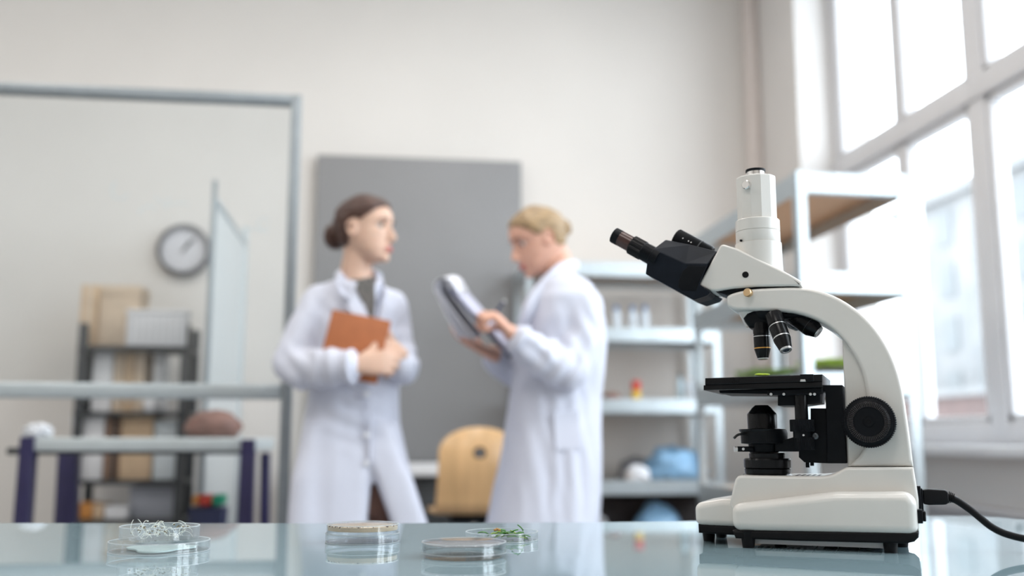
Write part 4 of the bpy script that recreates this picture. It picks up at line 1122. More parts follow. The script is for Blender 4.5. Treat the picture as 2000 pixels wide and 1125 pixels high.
# 1: wide low dish with a small sprout dish on top
c1 = PZ(311, 1076, TZ); rr = radius(215, 408, 1070, c1)
t = thing('petri_dish', c1, 'wide low petri dish at far left carrying the sprout dish', 'petri dish')
bm = B(); dish_mesh(bm, (c1.x, c1.y, TZe), rr * .985, .0115); o = obj('dish_bottom', bm, M_dish, t); rim(c1, rr * .985, TZe + .0115, o); rim(c1, rr * .985, TZe + .0008, o)
bm = B()
rg = [V(c1.x + .85 * rr * math.cos(a) * (.72 + .16 * math.sin(3 * a)), c1.y + .85 * rr * math.sin(a) * (.72 + .16 * math.sin(3 * a)), 0) for a in [2 * PI * i / 40 for i in range(40)]]
loft(bm, [[p + V(0, 0, TZe + .0018) for p in rg], [p + V(0, 0, TZe + .0034) for p in rg]]); obj('agar', bm, M_agarw, t)
cu = P(311, 1060, c1.y + .004); zu = TZe + .0125; ru = radius(235, 388, 1045, cu)
t = thing('petri_dish', (cu.x, cu.y, zu), 'small open petri dish full of pale sprouts, on top of the wide dish at left', 'petri dish')
bm = B(); dish_mesh(bm, (cu.x, cu.y, zu), ru * .98, .0145); o = obj('dish_bottom', bm, M_dish, t); rim(cu, ru * .98, zu + .0145, o)
bm = B()
def sprout(a, b_, hgt, curl, seed):
    random.seed(seed); p = Vector(a); pts = [p.copy()]
    d = Vector((random.uniform(-1, 1), random.uniform(-.5, .5), random.uniform(.2, 1))).normalized()
    for k in range(12):
        d = (Matrix.Rotation(random.uniform(.2, .5) * curl, 3, b_) @ d).normalized()
        p = p + d * hgt; pts.append(p.copy())
    return pts
for k in range(34):
    a0_ = random.uniform(0, 2 * PI); q0 = math.sqrt(random.random()) * .72 * ru
    st_ = (cu.x + q0 * math.cos(a0_), cu.y + q0 * math.sin(a0_) * .8, zu + random.uniform(.004, .009))
    pts = sprout(st_, Vector((random.uniform(-.4, .4), 1, random.uniform(-.3, .3))), random.uniform(.0010, .0021), random.choice([-1, 1]) * random.uniform(.3, 1.1), k + 100)
    lim = []
    for p in pts:
        dx, dy = p.x - cu.x, p.y - cu.y; l = math.hypot(dx, dy)
        if l > ru * .86: p.x = cu.x + dx / l * ru * .86; p.y = cu.y + dy / l * ru * .86
        p.z = max(p.z, zu + .0022); lim.append(p)
    tube(bm, smooth_path(lim, 2), .00024, 6)
random.seed(21)
for (x, y, X2, Y2) in ((279, 1035, 283, 1018), (310, 1030, 312, 1019), (296, 1031, 306, 1024)):
    a, b_ = P(x, y, cu.y), P(X2, Y2, cu.y)
    tube(bm, smooth_path([a, a.lerp(b_, .5) + V(-.001, 0, .001), b_, b_ + V(.002, 0, .0006), b_ + V(.0032, 0, -.0004)], 3), .0004, 6)
    ball(bm, b_ + V(.003, 0, 0), .0011, .0008, .0007, 8)
tag(obj('sprouts', bm, M_sprout, None), 'tangle of pale curly sprouts in the small dish at left', 'sprouts', kind='stuff')
bm = B()
for k in range(34):
    a0_ = random.uniform(0, 2 * PI); q0 = math.sqrt(random.random()) * .80 * ru
    ball(bm, (cu.x + q0 * math.cos(a0_) - .2 * ru * (q0 < ru * .4), cu.y + q0 * math.sin(a0_) * .8, zu + random.uniform(.005, .0145)), .0012, .0008, .0008, 6)
tag(obj('seeds', bm, M_seed, None), 'scattered dark olive seed husks in the small sprout dish', 'seeds', kind='stuff')
# ================================================================ PEOPLE
def interp(tab, x):
    if x <= tab[0][0]: return tab[0][1]
    for (a, va), (b_, vb) in zip(tab[:-1], tab[1:]):
        if x <= b_:
            t = (x - a) / (b_ - a); t = t * t * (3 - 2 * t) * .35 + t * .65
            return va + (vb - va) * t
    return tab[-1][1]
H_FRONT = [(-.113, .040), (-.108, .066), (-.095, .078), (-.082, .076), (-.072, .083), (-.060, .083), (-.05, .082), (-.02, .084), (0, .082), (.02, .091), (.045, .092), (.07, .080), (.09, .055), (.105, .02), (.112, -.01)]
H_BACK = [(-.113, .015), (-.10, .0), (-.08, -.022), (-.06, -.060), (-.03, -.086), (0, -.096), (.03, -.101), (.06, -.094), (.085, -.070), (.105, -.035), (.112, -.012)]
H_WID = [(-.113, .012), (-.105, .030), (-.09, .043), (-.07, .055), (-.04, .066), (0, .073), (.03, .076), (.06, .070), (.085, .052), (.103, .025), (.112, .004)]
def head_pt(z, th, off=0.0):
    f, b_, w = interp(H_FRONT, z), interp(H_BACK, z), interp(H_WID, z)
    cx_ = (f + b_) / 2 - .0; rx = (f - b_) / 2
    c, s = math.cos(th), math.sin(th)
    e = .86
    x = math.copysign(abs(c) ** e, c); y = math.copysign(abs(s) ** e, s)
    # widest behind the middle, front narrows to a face
    wy = w * (1 - .18 * max(0, c) ** 2)
    return Vector((cx_ + (rx + off) * x, (wy + off) * y, z * (1 + off / .11)))
def head_xf(origin, yaw, pitch, roll=0, scale=1.0):
    return Matrix.Translation(origin) @ Matrix.Rotation(yaw, 4, 'Z') @ Matrix.Rotation(pitch, 4, 'Y') @ Matrix.Rotation(roll, 4, 'X') @ Matrix.Scale(scale, 4)
def add_head(bm, X):
    rings = []; N = 40
    zs_ = [-.1128 + .2244 * k / 34 for k in range(35)]
    for z in zs_: rings.append([X @ head_pt(z, 2 * PI * i / N) for i in range(N)])
    loft(bm, rings)
    # nose
    nose = [(.086, .022, .007, .006), (.094, .0, .007, .008), (.103, -.022, .009, .010), (.109, -.036, .011, .012), (.103, -.046, .012, .010), (.092, -.050, .012, .006)]
    rs = []
    for x, z, w, d in nose:
        rs.append([X @ Vector((x - .012 + (d + .006) * math.cos(2 * PI * i / 14), w * math.sin(2 * PI * i / 14), z)) for i in range(14)])
    loft(bm, rs)
    for s in (-1, 1):
        ball(bm, X @ Vector((.090, s * .011, -.043)), .008, .006, .006, 10)
    # lips, brow ridge, chin, cheek
    for z, rr_ in ((-.066, .0055), (-.0755, .0062)):
        tube(bm, [X @ Vector((.085 - .010 * abs(k / 3) ** 2, k * .0068, z - .001 * abs(k))) for k in range(-3, 4)], [rr_ * q for q in (.35, .7, 1, 1, 1, .7, .35)], 8)
    ball(bm, X @ Vector((.066, 0, -.100)), .017, .02, .014, 12)
    for s in (-1, 1):
        # ear
        rot = X.to_3x3().normalized() @ Matrix.Rotation(R(-14), 3, 'Y') @ Matrix.Rotation(s * R(-22), 3, 'Z')
        for a in range(0, 10):
            an = a * PI * 2 / 10
            ball(bm, X @ (Vector((-.008, s * .078, -.006)) + Matrix.Rotation(R(-12), 3, 'Y') @ Vector((math.cos(an) * .013, s * .004 * (1 - math.cos(an)), math.sin(an) * .024))), .0052, seg=8)
        ball(bm, X @ Vector((-.006, s * .072, -.008)), .012, .007, .022, 10, rot=X.to_3x3().normalized())
def face_disp(X):
    Xi = X.inverted()
    def f(p, n):
        q = Xi @ p
        if abs(q.y) < .09 and q.x > .02 and -.12 < q.z < .1:
            for s in (-1, 1):
                d2 = ((q.y - s * .031) / .016) ** 2 + ((q.z - .003) / .010) ** 2
                q.x -= .0075 * math.exp(-d2)
            d2 = (q.y / .03) ** 2 + ((q.z + .0708) / .0022) ** 2
            if q.x > .06: q.x -= .003 * math.exp(-d2)
        return X @ q
    return f
def face_parts(X, par, brow_m, er=.0106, look=-.12):
    r3 = X.to_3x3().normalized()
    for s in (-1, 1):
        c = Vector((.0655, s * .030, .003))
        bm = B(); ball(bm, X @ c, er, seg=16); e = obj('eye', bm, M_eyew, par)
        bm = B(); lathe(bm, [(.0062, er - .0025), (.0058, er + .0001), (.0001, er + .0004)], X @ c, r3 @ Vector((1, 0, look)), 16, cap=False); obj('iris', bm, M_iris, e)
        bm = B(); tube(bm, [X @ Vector((.080 - .3 * (k / 6) ** 2 * .03, s * (.018 + .027 * k / 6), .0105 + .001 * k - .0004 * k * k)) for k in range(7)], [.0012, .0016, .0018, .0018, .0016, .0013, .001], 6); obj('eyelash', bm, M_brow, e)
        bm = B(); tube(bm, [X @ Vector((.0925 - .018 * (k / 6) ** 2, s * (.014 + .034 * k / 6), .021 + .002 * k - .0004 * k * k)) for k in range(7)], [.0018, .0028, .003, .0028, .0024, .0018, .001], 8); obj('eyebrow', bm, brow_m, par)
    bm = B()
    for z, rr_ in ((-.0665, .0048), (-.0755, .0055)):
        tube(bm, [X @ Vector((.0885 - .010 * abs(k / 3) ** 2, k * .0066, z - .0008 * abs(k))) for k in range(-3, 4)], [rr_ * q for q in (.3, .7, 1, .95, 1, .7, .3)], 8)
    obj('lips', bm, M_lips, par)
def hair_cap(X, par, m, line, thick=.010, nape=-.05):
    """hair pulled back over the skull above a hairline z > line(x)"""
    bm = B(); N = 72; zs_ = [-.10 + .2126 * k / 60 for k in range(61)]
    grid = []
    for z in zs_:
        row = []
        for i in range(N):
            th = 2 * PI * i / N
            p0 = head_pt(z, th, 0)
            edge_ = max(0, min(1, (z - interp(line, p0.x)) / .022))
            k = .0015 + (thick - .0015) * edge_ ** .7
            p = head_pt(z, th, k + .0012 * edge_ * math.sin(9 * th + z * 60))
            row.append((p, z > interp(line, p0.x)))
        grid.append(row)
    vs = [[bm.verts.new(X @ p) for p, _ in r] for r in grid]
    for a in range(len(zs_) - 1):
        for i in range(N):
            j = (i + 1) % N
            if sum((grid[a][i][1], grid[a][j][1], grid[a + 1][i][1], grid[a + 1][j][1])) >= 2:
                bm.faces.new((vs[a][i], vs[a][j], vs[a + 1][j], vs[a + 1][i]))
    bm.faces.new(vs[-1])
    bmesh.ops.delete(bm, geom=[v for v in bm.verts if not v.link_faces], context='VERTS')
    o = obj('hair', bm, m, par, ang=70)
    md = o.modifiers.new('s', 'SOLIDIFY'); md.thickness = .006; md.offset = -1
    return o
def hair_bun(X, par, m, c, r, sq=.8):
    bm = B()
    r3 = X.to_3x3().normalized()
    def f(p):
        an = math.atan2(p.y, p.z); rad = math.hypot(p.y, p.z)
        return p * (1 + .07 * math.sin(an * 3 + rad * 130))
    ball(bm, X @ Vector(c), r * sq, r, r, 32, rot=r3, f=f)
    for k in range(3):
        pts = [X @ (Vector(c) + Vector((r * sq * .35 * math.cos(PI * i / 14 + k) * (1 if k % 2 else -1), r * .72 * math.cos(2 * PI * i / 20 + k * 2), r * .72 * math.sin(2 * PI * i / 20 + k * 2)))) for i in range(21)]
        tube(bm, pts, r * .34, 10)
    return obj('hair_bun', bm, m, par, ang=70)
def hand(bm, w, d, n, side=1, curls=((.5, .7, .5),) * 4, tcurl=(.3, .4), sc=1.0, tspread=.75, spread=1.0):
    """palm, five fingers of different lengths; d towards the knuckles, n palm normal (fingers curl to it)"""
    d = Vector(d).normalized(); n = (Vector(n) - d * Vector(n).dot(d)).normalized(); s = d.cross(n).normalized() * side
    w = Vector(w)
    pal = []
    for u, hw_, th_ in ((-.012, .024, .019), (.0, .026, .018), (.02, .031, .017), (.045, .037, .0155), (.07, .039, .0135), (.086, .037, .0105)):
        ring = []
        for i in range(16):
            a = 2 * PI * i / 16; c_, s_ = math.cos(a), math.sin(a)
            ring.append(w + d * u * sc + s * hw_ * sc * math.copysign(abs(c_) ** .75, c_) + n * th_ * sc * math.copysign(abs(s_) ** .85, s_))
        pal.append(ring)
    loft(bm, pal)
    offs = (.029, .0098, -.0098, -.0275); lens = ((.042, .026, .020), (.046, .029, .021), (.043, .027, .020), (.034, .021, .018)); kn = (.082, .087, .084, .077)
    for q in range(4):
        p = w + (d * kn[q] + s * offs[q] - n * .002) * sc; pts = [p - d * .016 * sc]; pts.append(p.copy())
        dirv = (d + s * (offs[q] * 3.2 * spread)).normalized(); ang = 0
        cu_ = curls[q % len(curls)]
        for L, c_ in zip(lens[q], cu_):
            ax = dirv.cross(n).normalized() if abs(dirv.dot(n)) < .999 else s * side
            ax = s * (1 if s.cross(dirv).dot(n) < 0 else 1)
            rot = Matrix.Rotation(c_, 3, d.cross(n).normalized())
            dirv = (rot @ dirv).normalized()
            p = p + dirv * L * sc; pts.append(p.copy())
        r_ = (.0092, .0096, .0092, .0082)[q] * sc
        capsule(bm, pts, [r_ * 1.02, r_ * 1.05, r_ * .98, r_ * .9, r_ * .76], 12)
    # thumb leaves the side of the palm near its base
    p = w + (d * .024 + s * .026 + n * .004) * sc
    dirv = (d * .62 + s * tspread + n * .38).normalized(); pts = [p - dirv * .014 * sc, p]
    for L, c_ in zip((.036, .030, .024), (0,) + tuple(tcurl)):
        rot = Matrix.Rotation(c_, 3, (s.cross(d) * -side * 0 + d.cross(n) * .5 - n * .8 * side).normalized())
        dirv = (rot @ dirv).normalized(); p = p + dirv * L * sc; pts.append(p.copy())
    r_ = .0108 * sc
    capsule(bm, pts, [r_ * 1.25, r_ * 1.25, r_ * 1.0, r_ * .98, r_ * .78], 12)
def section(px0, px1, py, Y, ry, n=40, e=.8):
    """horizontal superellipse whose silhouette spans two photo columns"""
    a, b_ = P(px0, py, Y), P(px1, py, Y); c = (a + b_) / 2; rx = (b_.x - a.x) / 2
    out = []
    for i in range(n):
        th = 2 * PI * i / n; x, y = math.cos(th), math.sin(th)
        out.append(Vector((c.x + rx * math.copysign(abs(x) ** e, x), Y + ry * math.copysign(abs(y) ** e, y), c.z)))
    return out
def section_z(x0, x1, z, Y, ry, n=40, e=.8):
    c = (x0 + x1) / 2; rx = (x1 - x0) / 2
    return [Vector((c + rx * math.copysign(abs(math.cos(t)) ** e, math.cos(t)), Y + ry * math.copysign(abs(math.sin(t)) ** e, math.sin(t)), z)) for t in [2 * PI * i / n for i in range(n)]]
def cloth_disp(seed, amp, bands):
    """folds: bands = list of (centre, direction along fold, radius, strength)"""
    def f(p, nrm):
        q = Vector((p.x * 9, p.y * 9, p.z * 2.2)) + Vector((seed, seed * 2, 0))
        d = (noise.noise(q) + .5 * noise.noise(q * 2.3)) * amp
        for c, ax, rad, st_ in bands:
            r = p - c; k = r.length / rad
            if k < 1.6:
                d += st_ * math.exp(-k * k * 1.6) * math.sin(r.dot(ax) * 2 * PI / .052 + 1.5 * noise.noise(p * 14))
        return p + nrm * d
    return f
def flat_shape(name, pts3, m, par, th=.006, n=V(0, -1, 0), bevel=.002):
    """cloth piece (lapel, collar) as a thick sheet"""
    bm = B(); A_ = [p + n * th for p in pts3]; B__ = [p - n * th for p in pts3]
    loft(bm, [B__, A_]); return obj(name, bm, m, par, bevel=bevel, smooth=False)
def shoe(par, c, yaw, nm='shoe'):
    d = V(math.cos(yaw), math.sin(yaw), 0); s = V(-d.y, d.x, 0); bm = B(); rs = []
    for u, w_, h in ((-.07, .022, .05), (-.06, .034, .075), (-.02, .037, .078), (.05, .040, .055), (.12, .045, .040), (.165, .036, .030), (.185, .015, .02)):
        rs.append([V(c[0], c[1], 0) + d * u + s * w_ * math.cos(t) + V(0, 0, h / 2 + h / 2 * math.sin(t)) for t in [2 * PI * i / 20 for i in range(20)]])
    loft(bm, rs); return obj(nm, bm, M_shoe, par, ang=60)

# ---------------------------------------------------------------- woman 1 (brown bun, tan book)
Y1 = 3.06
h1 = P(715, 450, Y1)
X1 = head_xf(h1, R(-29), R(-2), 0, .945)
w1 = thing('person', (P(690, 700, Y1).x, Y1, 0), 'brown-haired woman with a bun in a white lab coat, hugging a tan book, looking right', 'person')
bm = B(); add_head(bm, X1)
nk = P(688, 552, Y1 + .03)
capsule(bm, [X1 @ V(-.028, 0, -.035), X1 @ V(-.030, 0, -.085), P(695, 525, Y1 + .02), P(697, 552, Y1 + .03), P(700, 590, Y1 + .03)], [.046, .046, .047, .056, .07], 20)
capsule(bm, [P(650, 600, Y1 + .03), P(700, 585, Y1 + .03), P(745, 602, Y1 + .03)], [.035, .05, .035], 16)
loft(bm, [section(655, 740, 600, Y1 + .03, .05), section(640, 752, 650, Y1 + .02, .07), section(640, 750, 740, Y1 + .02, .07), section(632, 752, 850, Y1 + .02, .08), section(632, 755, 930, Y1 + .02, .08)])
sh_r, el_r, wr_r = P(622, 590, Y1 - .02), P(572, 712, Y1 - .06), P(692, 716, Y1 - .22)
sh_l, el_l, wr_l = P(768, 592, Y1 + .0), P(793, 722, Y1 - .05), P(782, 692, Y1 - .17)
capsule(bm, [P(650, 605, Y1 + .02), sh_r.lerp(el_r, .25), el_r, wr_r], [.03, .032, .030, .023], 14)
capsule(bm, [P(745, 605, Y1 + .03), P(766, 630, Y1 + .01), el_l, P(788, 715, Y1 - .12), wr_l], [.03, .028, .028, .027, .023], 14)
hd1 = P(697, 713, Y1 - .225)
hand(bm, hd1, (1, .02, .12), (.1, 1, -.15), 1, ((.5, 1.1, .8), (.55, 1.15, .8), (.6, 1.2, .9), (.7, 1.2, .9)), (.3, .3), .94, .5)
hd2 = P(789, 702, Y1 - .15)
hand(bm, hd2, (-.72, -.35, .35), (-.3, .9, -.2), -1, ((.6, .9, .6), (.65, .95, .6), (.7, 1., .7), (.7, 1., .7)), (.3, .3), .92, .5)
for sx, px in ((-1, 660), (1, 740)):
    hp = P(px, 930, Y1 + .02); capsule(bm, [hp, V(hp.x - .005, Y1 + .02, .48), V(hp.x - .01, Y1 + .03, .09)], [.085, .052, .035], 16)
body1 = remeshed('body', bm, M_skin1, .0042, w1, 4, face_disp(X1))
face_parts(X1, w1, M_brow)
L1_ = [(-.12, -.062), (-.055, -.060), (-.03, -.048), (-.022, .012), (-.004, .028), (.022, .022), (.045, .036), (.07, .060), (.085, .074), (.1, .078)]
hair_cap(X1, w1, M_hair1, L1_, .009)
hair_bun(X1, w1, M_hair1, (-.122, .01, -.004), .041)
# trousers
bm = B()
loft(bm, [section(612, 776, 880, Y1 + .02, .105), section(600, 788, 960, Y1 + .02, .115), section_z(P(606, 960, Y1).x, P(784, 960, Y1).x, .70, Y1 + .02, .11)])
for px in (655, 735):
    x = P(px, 960, Y1).x; capsule(bm, [V(x, Y1 + .02, .74), V(x, Y1 + .02, .45), V(x - .01, Y1 + .03, .09)], [.085, .072, .062], 18)
remeshed('trousers', bm, M_trou, .009, w1, 4)
for px in (650, 732):
    x = P(px, 960, Y1).x; shoe(w1, (x - .01, Y1 + .0), R(-50))
# shirt at the neck
bm = B(); loft(bm, [section(672, 738, 550, Y1 + .02, .055), section(660, 745, 575, Y1 + .02, .07), section(655, 750, 640, Y1 + .01, .085)])
shirt1 = remeshed('shirt', bm, M_shirt, .006, w1, 3)
# coat
bm = B()
loft(bm, [section(640, 742, 553, Y1 + .035, .06), section(612, 772, 572, Y1 + .03, .088), section(606, 784, 605, Y1 + .02, .108), section(606, 786, 660, Y1 + .01, .118),
          section(606, 783, 720, Y1 + .01, .118), section(601, 776, 775, Y1 + .01, .115), section(592, 777, 825, Y1 + .01, .125), section(590, 780, 875, Y1 + .01, .115)])
zh = .42
loft(bm, [section(592, 730, 825, Y1 + .005, .12, e=.6), section(583, 738, 880, Y1 + .0, .134, e=.5), section(575, 729, 930, Y1 - .002, .142, e=.34), section(569, 725, 980, Y1 + .0, .147, e=.32), section(565, 722, 1021, Y1, .15, e=.32), section_z(P(556, 1021, Y1).x, P(706, 1021, Y1).x, zh, Y1, .16)])
loft(bm, [section(690, 778, 825, Y1 + .005, .12, e=.6), section(700, 790, 880, Y1 - .0, .136, e=.5), section(729, 803, 928, Y1 - .002, .144, e=.34), section(745, 817, 975, Y1 - .003, .149, e=.32), section(762, 833, 1021, Y1 - .003, .152, e=.32), section_z(P(778, 1021, Y1).x, P(868, 1021, Y1).x, zh, Y1 - .06, .10)])
cap_ = lambda pts, rad: capsule(bm, pts, rad, 20)
cap_([P(626, 598, Y1 - .0), P(596, 650, Y1 - .03), P(573, 708, Y1 - .06)], [.066, .060, .056])
cap_([P(573, 712, Y1 - .06), P(600, 722, Y1 - .10), P(650, 718, Y1 - .17), P(680, 716, Y1 - .205)], [.056, .060, .054, .049])
cap_([P(760, 600, Y1 + .02), P(776, 650, Y1 - .0), P(787, 700, Y1 - .04)], [.058, .050, .050])
cap_([P(788, 708, Y1 - .05), P(789, 722, Y1 - .09), P(784, 712, Y1 - .14)], [.050, .047, .042])
f1 = cloth_disp(3.1, .009, [(P(590, 725, Y1 - .12), V(.75, 0, .65).normalized(), .10, .0060), (P(640, 720, Y1 - .2), V(1, 0, .15).normalized(), .09, .0045), (P(790, 690, Y1 - .08), V(-.2, 0, 1).normalized(), .08, .005), (P(700, 790, Y1 - .1), V(.4, 0, 1).normalized(), .13, .004), (P(640, 600, Y1 - .1), V(.8, 0, .6).normalized(), .08, .003)])
coat1 = remeshed('lab_coat', bm, M_coat, .0075, w1, 5, f1)
yc = Y1 - .118
def pp(lst, Y): return [P(a, b_, Y) for a, b_ in lst]
# v-neck filling, lapels, collar
bm = B(); vn = [(700, 545), (726, 540), (733, 560), (734, 620), (729, 632), (712, 600), (694, 562)]
loft(bm, [pp(vn, yc + .03), pp(vn, yc - .004)]); obj('shirt_front', bm, M_shirt, shirt1, bevel=.003, smooth=False)
def lap(name, pts, ys_, th=.005):
    A_ = [P(a, b_, y) for (a, b_), y in zip(pts, ys_)]
    return flat_shape(name, A_, M_coat, coat1, th)
lap('lapel', [(662, 540), (690, 560), (712, 596), (730, 640), (722, 642), (690, 617), (676, 596), (684, 588), (664, 572), (655, 545)], [Y1 - .02, yc + .015, yc, yc - .006, yc - .006, yc - .006, yc - .002, yc, yc, Y1 - .05], .006)
lap('lapel', [(737, 535), (748, 545), (756, 575), (748, 590), (756, 598), (742, 645), (733, 650), (733, 600), (732, 560)], [Y1 + .02, Y1 - .04, yc, yc, yc, yc - .006, yc - .006, yc - .004, yc + .01], .006)
bm = B(); tube(bm, smooth_path([P(668, 548, Y1 - .03), P(662, 538, Y1 + .01), P(684, 530, Y1 + .085), P(722, 533, Y1 + .08), P(740, 541, Y1 + .01)], 4), .013, 12, flat=1.3); obj('collar', bm, M_coat, coat1)
bm = B(); tube(bm, [P(734, 600, yc + .0), P(728, 700, yc - .015), P(724, 800, yc - .012), P(722, 905, yc - .02)], .0045, 10); obj('front_seam', bm, M_coat, coat1)
for y in (770, 850, 905):
    bm = B(); lathe(bm, [(.008, 0), (.008, .004), (.006, .005)], P(716, y, yc - .018), (0, -1, 0), 20); obj('button', bm, M_wplas, coat1)
for (c_, r_, a_, d_) in ((P(686, 716, Y1 - .213), .049, P(690, 716, Y1 - .22), (1, -.35, .02)),):
    bm = B(); lathe(bm, [(.046, -.004), (.050, -.003), (.051, .004), (.047, .010), (.040, .010), (.038, -.002)], c_, d_, 36); obj('cuff', bm, M_coat, coat1)
# the book
yb = Y1 - .175
bk = [P(645, 605, yb + .02), P(757, 627, yb), P(741, 751, yb - .02), P(628, 728, yb)]
cb = sum(bk, Vector()) / 4
ux = ((bk[1] - bk[0]) + (bk[2] - bk[3])).normalized(); uz = ((bk[0] - bk[3]) + (bk[1] - bk[2])); uz = (uz - ux * uz.dot(ux)).normalized(); uy = uz.cross(ux).normalized()
hx = (bk[1] - bk[0]).length / 2; hz = (bk[0] - bk[3]).length / 2
bt = thing('book', cb, 'tan brown leather book held against the chest of the woman on the left', 'book')
bm = B(); obox(bm, cb - uy * .008, ux, uy, uz, hx, .002, hz); obox(bm, cb + uy * .008, ux, uy, uz, hx, .002, hz); obox(bm, cb - ux * hx, ux, uy, uz, .002, .010, hz)
obj('cover', bm, M_book, bt, bevel=.0015)
bm = B(); obox(bm, cb + ux * -.001, ux, uy, uz, hx - .004, .006, hz - .004); obj('pages', bm, M_paper, bt, smooth=False)

# ---------------------------------------------------------------- woman 2 (blonde, reading a clipboard)
Y2 = 3.05
h2 = P(1050, 470, Y2)
X2 = head_xf(h2, R(193), R(19), 0, .93)
w2 = thing('person', (P(1085, 700, Y2).x, Y2, 0), 'blonde woman with a small bun, white lab coat, head bowed over a clipboard, facing left', 'person')
bm = B(); add_head(bm, X2)
capsule(bm, [X2 @ V(-.035, 0, -.025), X2 @ V(-.045, 0, -.075), P(1088, 522, Y2 + .0), P(1095, 548, Y2), P(1100, 600, Y2)], [.047, .047, .050, .05, .05], 20)
loft(bm, [section(1065, 1135, 600, Y2, .06), section(1050, 1145, 650, Y2, .09), section(1045, 1140, 740, Y2, .09), section(1035, 1140, 850, Y2, .10), section(1030, 1135, 930, Y2, .10)])
shn, eln, wrn = P(1128, 615, Y2 - .10), P(1112, 722, Y2 - .17), P(998, 650, Y2 - .22)
capsule(bm, [P(1110, 620, Y2 - .05), shn, eln, wrn], [.03, .034, .034, .024], 14)
shf, elf, wrf = P(1085, 605, Y2 + .15), P(1010, 728, Y2 + .12), P(962, 688, Y2 + .02)
capsule(bm, [P(1100, 620, Y2 + .05), P(1075, 625, Y2 + .12), elf, wrf], [.03, .034, .032, .024], 14)
hand(bm, P(1004, 657, Y2 - .22), (-.62, .0, .66), (-.75, .25, -.6), -1, ((.7, 1.2, .7), (.9, 1.3, .8), (1.0, 1.35, .9), (1.05, 1.4, .9)), (.35, .4), .98, .4)
hand(bm, P(966, 696, Y2 + .01), (-.80, -.30, .34), (-.1, -.25, 1), 1, ((.15, .35, .25), (.2, .35, .25), (.2, .4, .3), (.25, .4, .3)), (.25, .3), .98, .7)
for dy, px in ((-.07, 1080), (.07, 1070)):
    hp = P(px, 930, Y2 + dy); capsule(bm, [hp, V(hp.x - .0, Y2 + dy, .48), V(hp.x + .01, Y2 + dy, .09)], [.085, .052, .035], 16)
body2 = remeshed('body', bm, M_skin2, .0042, w2, 4, face_disp(X2))
face_parts(X2, w2, M_brow, .0096, -.7)
L2_ = [(-.12, -.048), (-.055, -.042), (-.035, -.030), (-.024, .014), (-.004, .026), (.018, .012), (.032, .020), (.05, .042), (.07, .062), (.085, .072), (.1, .076)]
hair_cap(X2, w2, M_hair2, L2_, .008)
hair_bun(X2, w2, M_hair2, (-.110, 0, .018), .027)
bm = B()
loft(bm, [section(1000, 1160, 880, Y2, .14), section(995, 1160, 960, Y2, .14), section_z(P(1000, 960, Y2).x, P(1155, 960, Y2).x, .70, Y2, .13)])
for dy in (-.075, .075):
    x = P(1078, 960, Y2).x; capsule(bm, [V(x, Y2 + dy, .74), V(x, Y2 + dy, .45), V(x + .01, Y2 + dy, .09)], [.085, .072, .062], 18)
remeshed('trousers', bm, mat('dark_trousers', (.05, .05, .06), .85, var=.08), .009, w2, 4)
for dy in (-.075, .075): shoe(w2, (P(1078, 960, Y2).x, Y2 + dy), R(180))
bm = B()
loft(bm, [section(1062, 1122, 538, Y2 + .01, .075), section(1042, 1148, 562, Y2 + .0, .15), section(1028, 1166, 590, Y2, .19), section(1016, 1176, 630, Y2, .19), section(1008, 1181, 680, Y2, .17), section(1000, 1178, 730, Y2, .155),
          section(992, 1171, 780, Y2, .15), section(984, 1169, 840, Y2, .16), section(972, 1168, 920, Y2, .17), section(960, 1166, 980, Y2, .18), section(950, 1164, 1021, Y2, .185), section_z(P(935, 1021, Y2).x, P(1168, 1021, Y2).x, .42, Y2, .2)])
capsule(bm, [P(1137, 602, Y2 - .13), P(1138, 660, Y2 - .15), P(1112, 722, Y2 - .18)], [.068, .064, .062], 20)
capsule(bm, [P(1108, 722, Y2 - .18), P(1070, 705, Y2 - .205), P(1022, 670, Y2 - .22)], [.064, .058, .048], 20)
capsule(bm, [P(1080, 605, Y2 + .14), P(1040, 670, Y2 + .14), P(1005, 722, Y2 + .12)], [.062, .058, .054], 20)
capsule(bm, [P(1005, 726, Y2 + .12), P(982, 712, Y2 + .07), P(968, 703, Y2 + .04)], [.054, .048, .042], 20)
f2 = cloth_disp(8.4, .009, [(P(1095, 700, Y2 - .23), V(.85, 0, -.5).normalized(), .11, .0075), (P(1045, 680, Y2 - .25), V(.7, 0, .7).normalized(), .08, .005), (P(1135, 650, Y2 - .2), V(.9, 0, .4).normalized(), .10, .0045), (P(1080, 800, Y2 - .16), V(1, 0, .2).normalized(), .16, .003), (P(1110, 930, Y2 - .17), V(1, 0, .05).normalized(), .16, .004)])
coat2 = remeshed('lab_coat', bm, M_coat, .0075, w2, 5, f2)
bm = B(); tube(bm, smooth_path([P(1048, 580, Y2 - .12), P(1066, 556, Y2 - .09), P(1092, 528, Y2 - .065), P(1122, 520, Y2 + .0), P(1120, 524, Y2 + .07), P(1080, 545, Y2 + .09), P(1045, 580, Y2 + .10)], 5), [.006] + [.012] * 29 + [.006], 12, flat=1.7); obj('collar', bm, M_coat, coat2)
bm = B(); tube(bm, smooth_path([P(1062, 562, Y2 - .10), P(1036, 600, Y2 - .13), P(1022, 640, Y2 - .10)], 5), [.004] + [.012] * 9 + [.004], 12, flat=1.8); obj('lapel', bm, M_coat, coat2)
bm = B(); lathe(bm, [(.043, -.006), (.048, -.004), (.049, .004), (.045, .010), (.038, .010), (.036, -.002)], P(1016, 665, Y2 - .222), (-.78, -.02, .56), 36); obj('cuff', bm, M_coat, coat2)
bm = B()
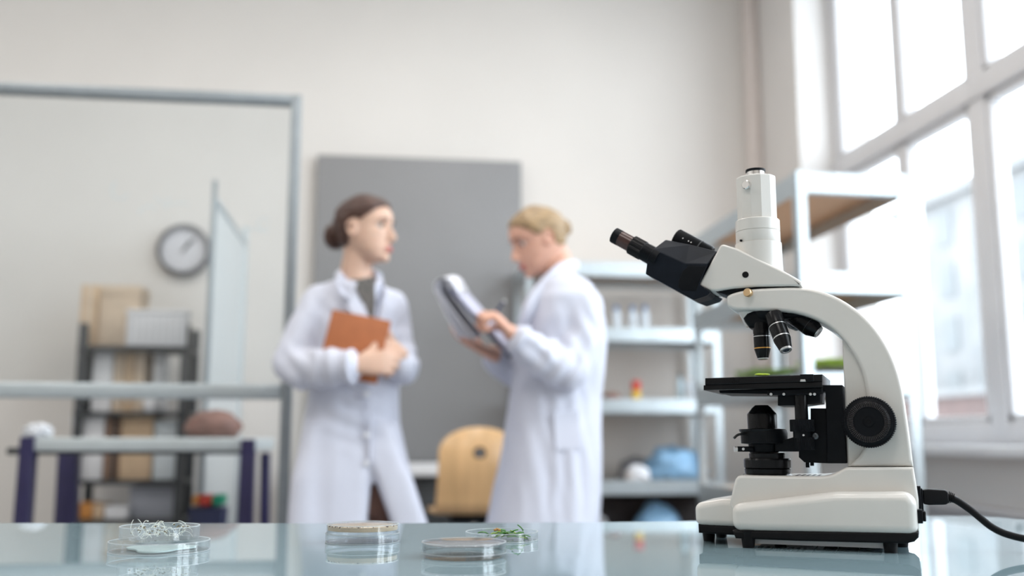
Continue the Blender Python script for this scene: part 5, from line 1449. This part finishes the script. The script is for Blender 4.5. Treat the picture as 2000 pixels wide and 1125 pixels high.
loft(bm, [[P(1130, 800, Y2 - .152), P(1080, 806, Y2 - .160), P(1084, 880, Y2 - .168), P(1134, 876, Y2 - .162)], [q - V(0, .006, 0) for q in (P(1130, 800, Y2 - .152), P(1080, 806, Y2 - .160), P(1084, 880, Y2 - .168), P(1134, 876, Y2 - .162))]])
obj('pocket', bm, M_coat, coat2, bevel=.002, smooth=False)

# ---------------------------------------------------------------- clipboard with papers
top_, bot_ = P(888, 562, Y2 - .10), P(1003, 692, Y2 - .10)
al = (bot_ - top_); Lb = al.length; al.normalize()
an0 = Vector((-al.z, 0, al.x)); an0 = an0 if an0.z > 0 else -an0; aw = (Vector((0, 1, 0)) + an0 * .30).normalized(); an_ = aw.cross(al).normalized()
if an_.z < 0: an_ = -an_
cbp = thing('clipboard', (top_ + bot_) / 2, 'dark navy clipboard with white sheets folded over its top, held by the blonde woman', 'clipboard')
mid = (top_ + bot_) / 2
bm = B(); obox(bm, mid, al, aw, an_, Lb / 2, .11, .0035); obj('board', bm, M_navy, cbp, bevel=.001)
bm = B(); obox(bm, mid - al * .005 + an_ * .0065, al, aw, an_, Lb / 2 - .012, .104, .002); obj('paper_stack', bm, mat('lavender_paper', (.50, .50, .60), .8, var=.02), cbp, smooth=False)
bm = B(); obox(bm, top_ + al * .018 + an_ * .011, al, aw, an_, .014, .05, .003); tube(bm, [top_ + al * .006 + an_ * .014 - aw * .05, top_ + al * .006 + an_ * .014 + aw * .05], .005, 12); obj('clip', bm, M_silver, cbp, bevel=.001)
# flipped sheets: curl over the top edge and hang below
for k in range(3):
    r_ = .022 + .004 * k; cen = top_ - al * (.004 + .004 * k) - an_ * .010
    path = [top_ + al * .03 + an_ * .012]
    for a in range(0, 200, 20):
        aa = R(a); path.append(cen + an_ * r_ * math.cos(aa) - al * r_ * math.sin(aa) * 1.1)
    e0 = path[-1]
    for q in range(1, 7):
        path.append(e0 + al * (.027 - .002 * k) * q - an_ * (.003 * q + .0022 * k * q - .0002 * q * q))
    bm = B(); w_ = .102
    loft(bm, [[p - aw * w_ for p in path], [p + aw * w_ for p in path]], cap=False, closed=False)
    o = obj('folded_sheet', bm, M_paper, cbp, ang=80)
    md = o.modifiers.new('s', 'SOLIDIFY'); md.thickness = .0012
# pen
pn = thing('pen', P(962, 628, Y2 - .20), 'dark pen in the writing hand of the blonde woman', 'pen')
bm = B(); a, b_ = P(944, 640, Y2 - .19), P(984, 590, Y2 - .20); tube(bm, [a, a.lerp(b_, .08), b_], [.0012, .0042, .0042], 12); obj('barrel', bm, M_navy, pn)
bm = B(); tube(bm, [b_, b_.lerp(a, -.08)], .0046, 12); obj('pen_cap', bm, M_silver, pn)
